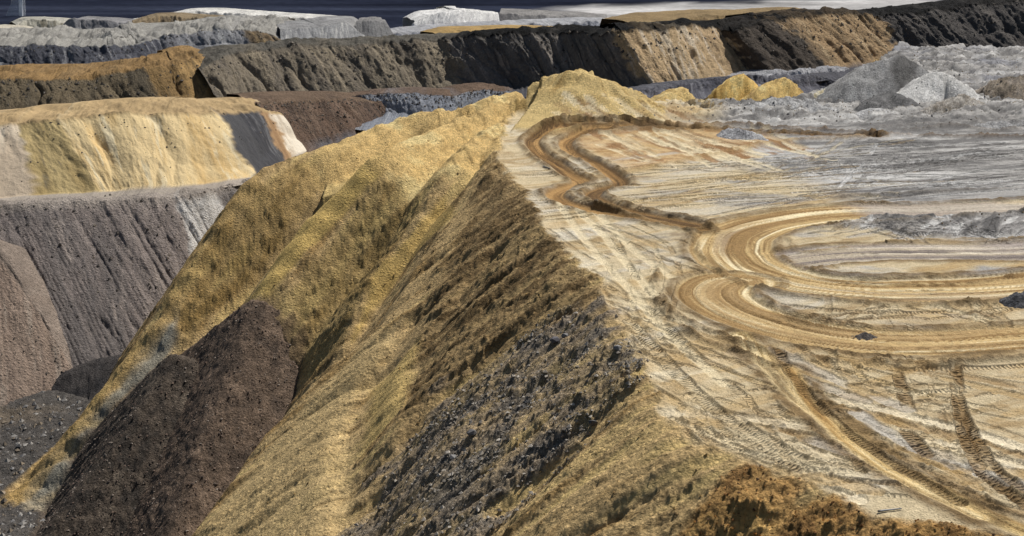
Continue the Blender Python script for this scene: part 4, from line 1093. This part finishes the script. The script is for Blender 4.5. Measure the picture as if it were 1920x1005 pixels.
# pipe lying at the rim
M_PIPE = bpy.data.materials.new('pipe_metal'); M_PIPE.use_nodes = True
pn = M_PIPE.node_tree.nodes['Principled BSDF']
pn.inputs['Base Color'].default_value = (0.2, 0.205, 0.215, 1); pn.inputs['Roughness'].default_value = 0.5; pn.inputs['Metallic'].default_value = 0.4
nz = M_PIPE.node_tree.nodes.new('ShaderNodeTexNoise'); nz.inputs['Scale'].default_value = 9
mr = M_PIPE.node_tree.nodes.new('ShaderNodeMapRange'); mr.inputs[3].default_value = 0.35; mr.inputs[4].default_value = 0.75
M_PIPE.node_tree.links.new(nz.outputs[0], mr.inputs[0]); M_PIPE.node_tree.links.new(mr.outputs[0], pn.inputs['Roughness'])
def pipe(px0, py0, px1, py1, r0, r1, label):
    a, b = hit(px0, py0, HA), hit(px1, py1, HA)
    a[2] += r0 + 0.06; b[2] += r1 + 0.06
    ax = b - a; L = np.linalg.norm(ax); ax /= L
    u = np.cross(ax, [0, 0, 1]); u /= np.linalg.norm(u); w = np.cross(ax, u)
    V, F = [], []
    n = 14
    ringdef = [(0, r0), (0.12 * L, r0 * 1.02), (0.55 * L, (r0 + r1) / 2), (L, r1), (L, r1 * 0.75), (0.02, r0 * 0.8), (0, r0 * 0.8)]
    for t, r in ringdef:
        for k in range(n):
            q = 2 * math.pi * k / n
            V.append(a + ax * t + (u * math.cos(q) + w * math.sin(q)) * r)
    m = len(ringdef)
    for i in range(m):
        for k in range(n):
            F.append((i * n + k, i * n + (k + 1) % n, ((i + 1) % m) * n + (k + 1) % n, ((i + 1) % m) * n + k))
    o = mesh_np('pipe', np.array(V), F, M_PIPE)
    tag(o, label, 'pipe')
pipe(1646, 962, 1690, 956, 0.075, 0.045, 'short grey pipe lying on sand at the plateau rim')
pipe(1018, 313, 1031, 317, 0.09, 0.07, 'thin dark pole lying left of the winding ruts')
# white water plume far off at the top left
M_SPRAY = bpy.data.materials.new('water_spray'); M_SPRAY.use_nodes = True
N, L_ = M_SPRAY.node_tree.nodes, M_SPRAY.node_tree.links
p = N['Principled BSDF']; p.inputs['Base Color'].default_value = (0.85, 0.88, 0.92, 1); p.inputs['Roughness'].default_value = 1
nz = N.new('ShaderNodeTexNoise'); nz.inputs['Scale'].default_value = 0.35; nz.inputs['Detail'].default_value = 6
geo = N.new('ShaderNodeNewGeometry'); mp_ = N.new('ShaderNodeMapping'); mp_.inputs['Scale'].default_value = (3, 3, 0.4)
L_.new(geo.outputs['Position'], mp_.inputs[0]); L_.new(mp_.outputs[0], nz.inputs['Vector'])
at_ = N.new('ShaderNodeAttribute'); at_.attribute_name = 'Col'
mr = N.new('ShaderNodeMapRange'); mr.inputs[1].default_value = 0.2; mr.inputs[2].default_value = 0.5
L_.new(nz.outputs[0], mr.inputs[0])
ml = N.new('ShaderNodeMath'); ml.operation = 'MULTIPLY'
sx = N.new('ShaderNodeSeparateColor'); L_.new(at_.outputs['Color'], sx.inputs[0])
L_.new(sx.outputs[0], ml.inputs[0]); L_.new(mr.outputs[0], ml.inputs[1]); L_.new(ml.outputs[0], p.inputs['Alpha'])
root = bpy.data.objects.new('water_plume', None); scene.collection.objects.link(root)
foot = at(42, 30, -34)
root.location = foot
tag(root, 'thin white water plume rising at the far top left corner', 'water plume')
def column(name, rb, rt, off_x, alpha):
    V, F, A = [], [], []
    n, m = 16, 14
    for i in range(m):
        t = i / (m - 1)
        for k in range(n):
            q = 2 * math.pi * k / n
            r = rb + (rt - rb) * t
            r *= 1 + 0.2 * math.sin(5 * t + k)
            V.append((off_x * (1 - t) + r * math.cos(q), r * math.sin(q), 24.0 * t)); A.append((alpha * (1 - 0.3 * t),) * 3)
    for i in range(m - 1):
        for k in range(n):
            F.append((i * n + k, i * n + (k + 1) % n, (i + 1) * n + (k + 1) % n, (i + 1) * n + k))
    mesh_np(name, np.array(V), F, M_SPRAY, np.array(A), parent=root)
column('jet', 1.3, 1.9, -1.0, 1.0)
column('mist', 6.5, 4.0, -5.5, 0.2)
tri = sum(sum(len(p_.vertices) - 2 for p_ in o.data.polygons) if len(o.data.polygons) < 2000 else len(o.data.loops) - 2 * len(o.data.polygons) for o in scene.objects if o.type == 'MESH')
print('TRIANGLES', tri, flush=True)
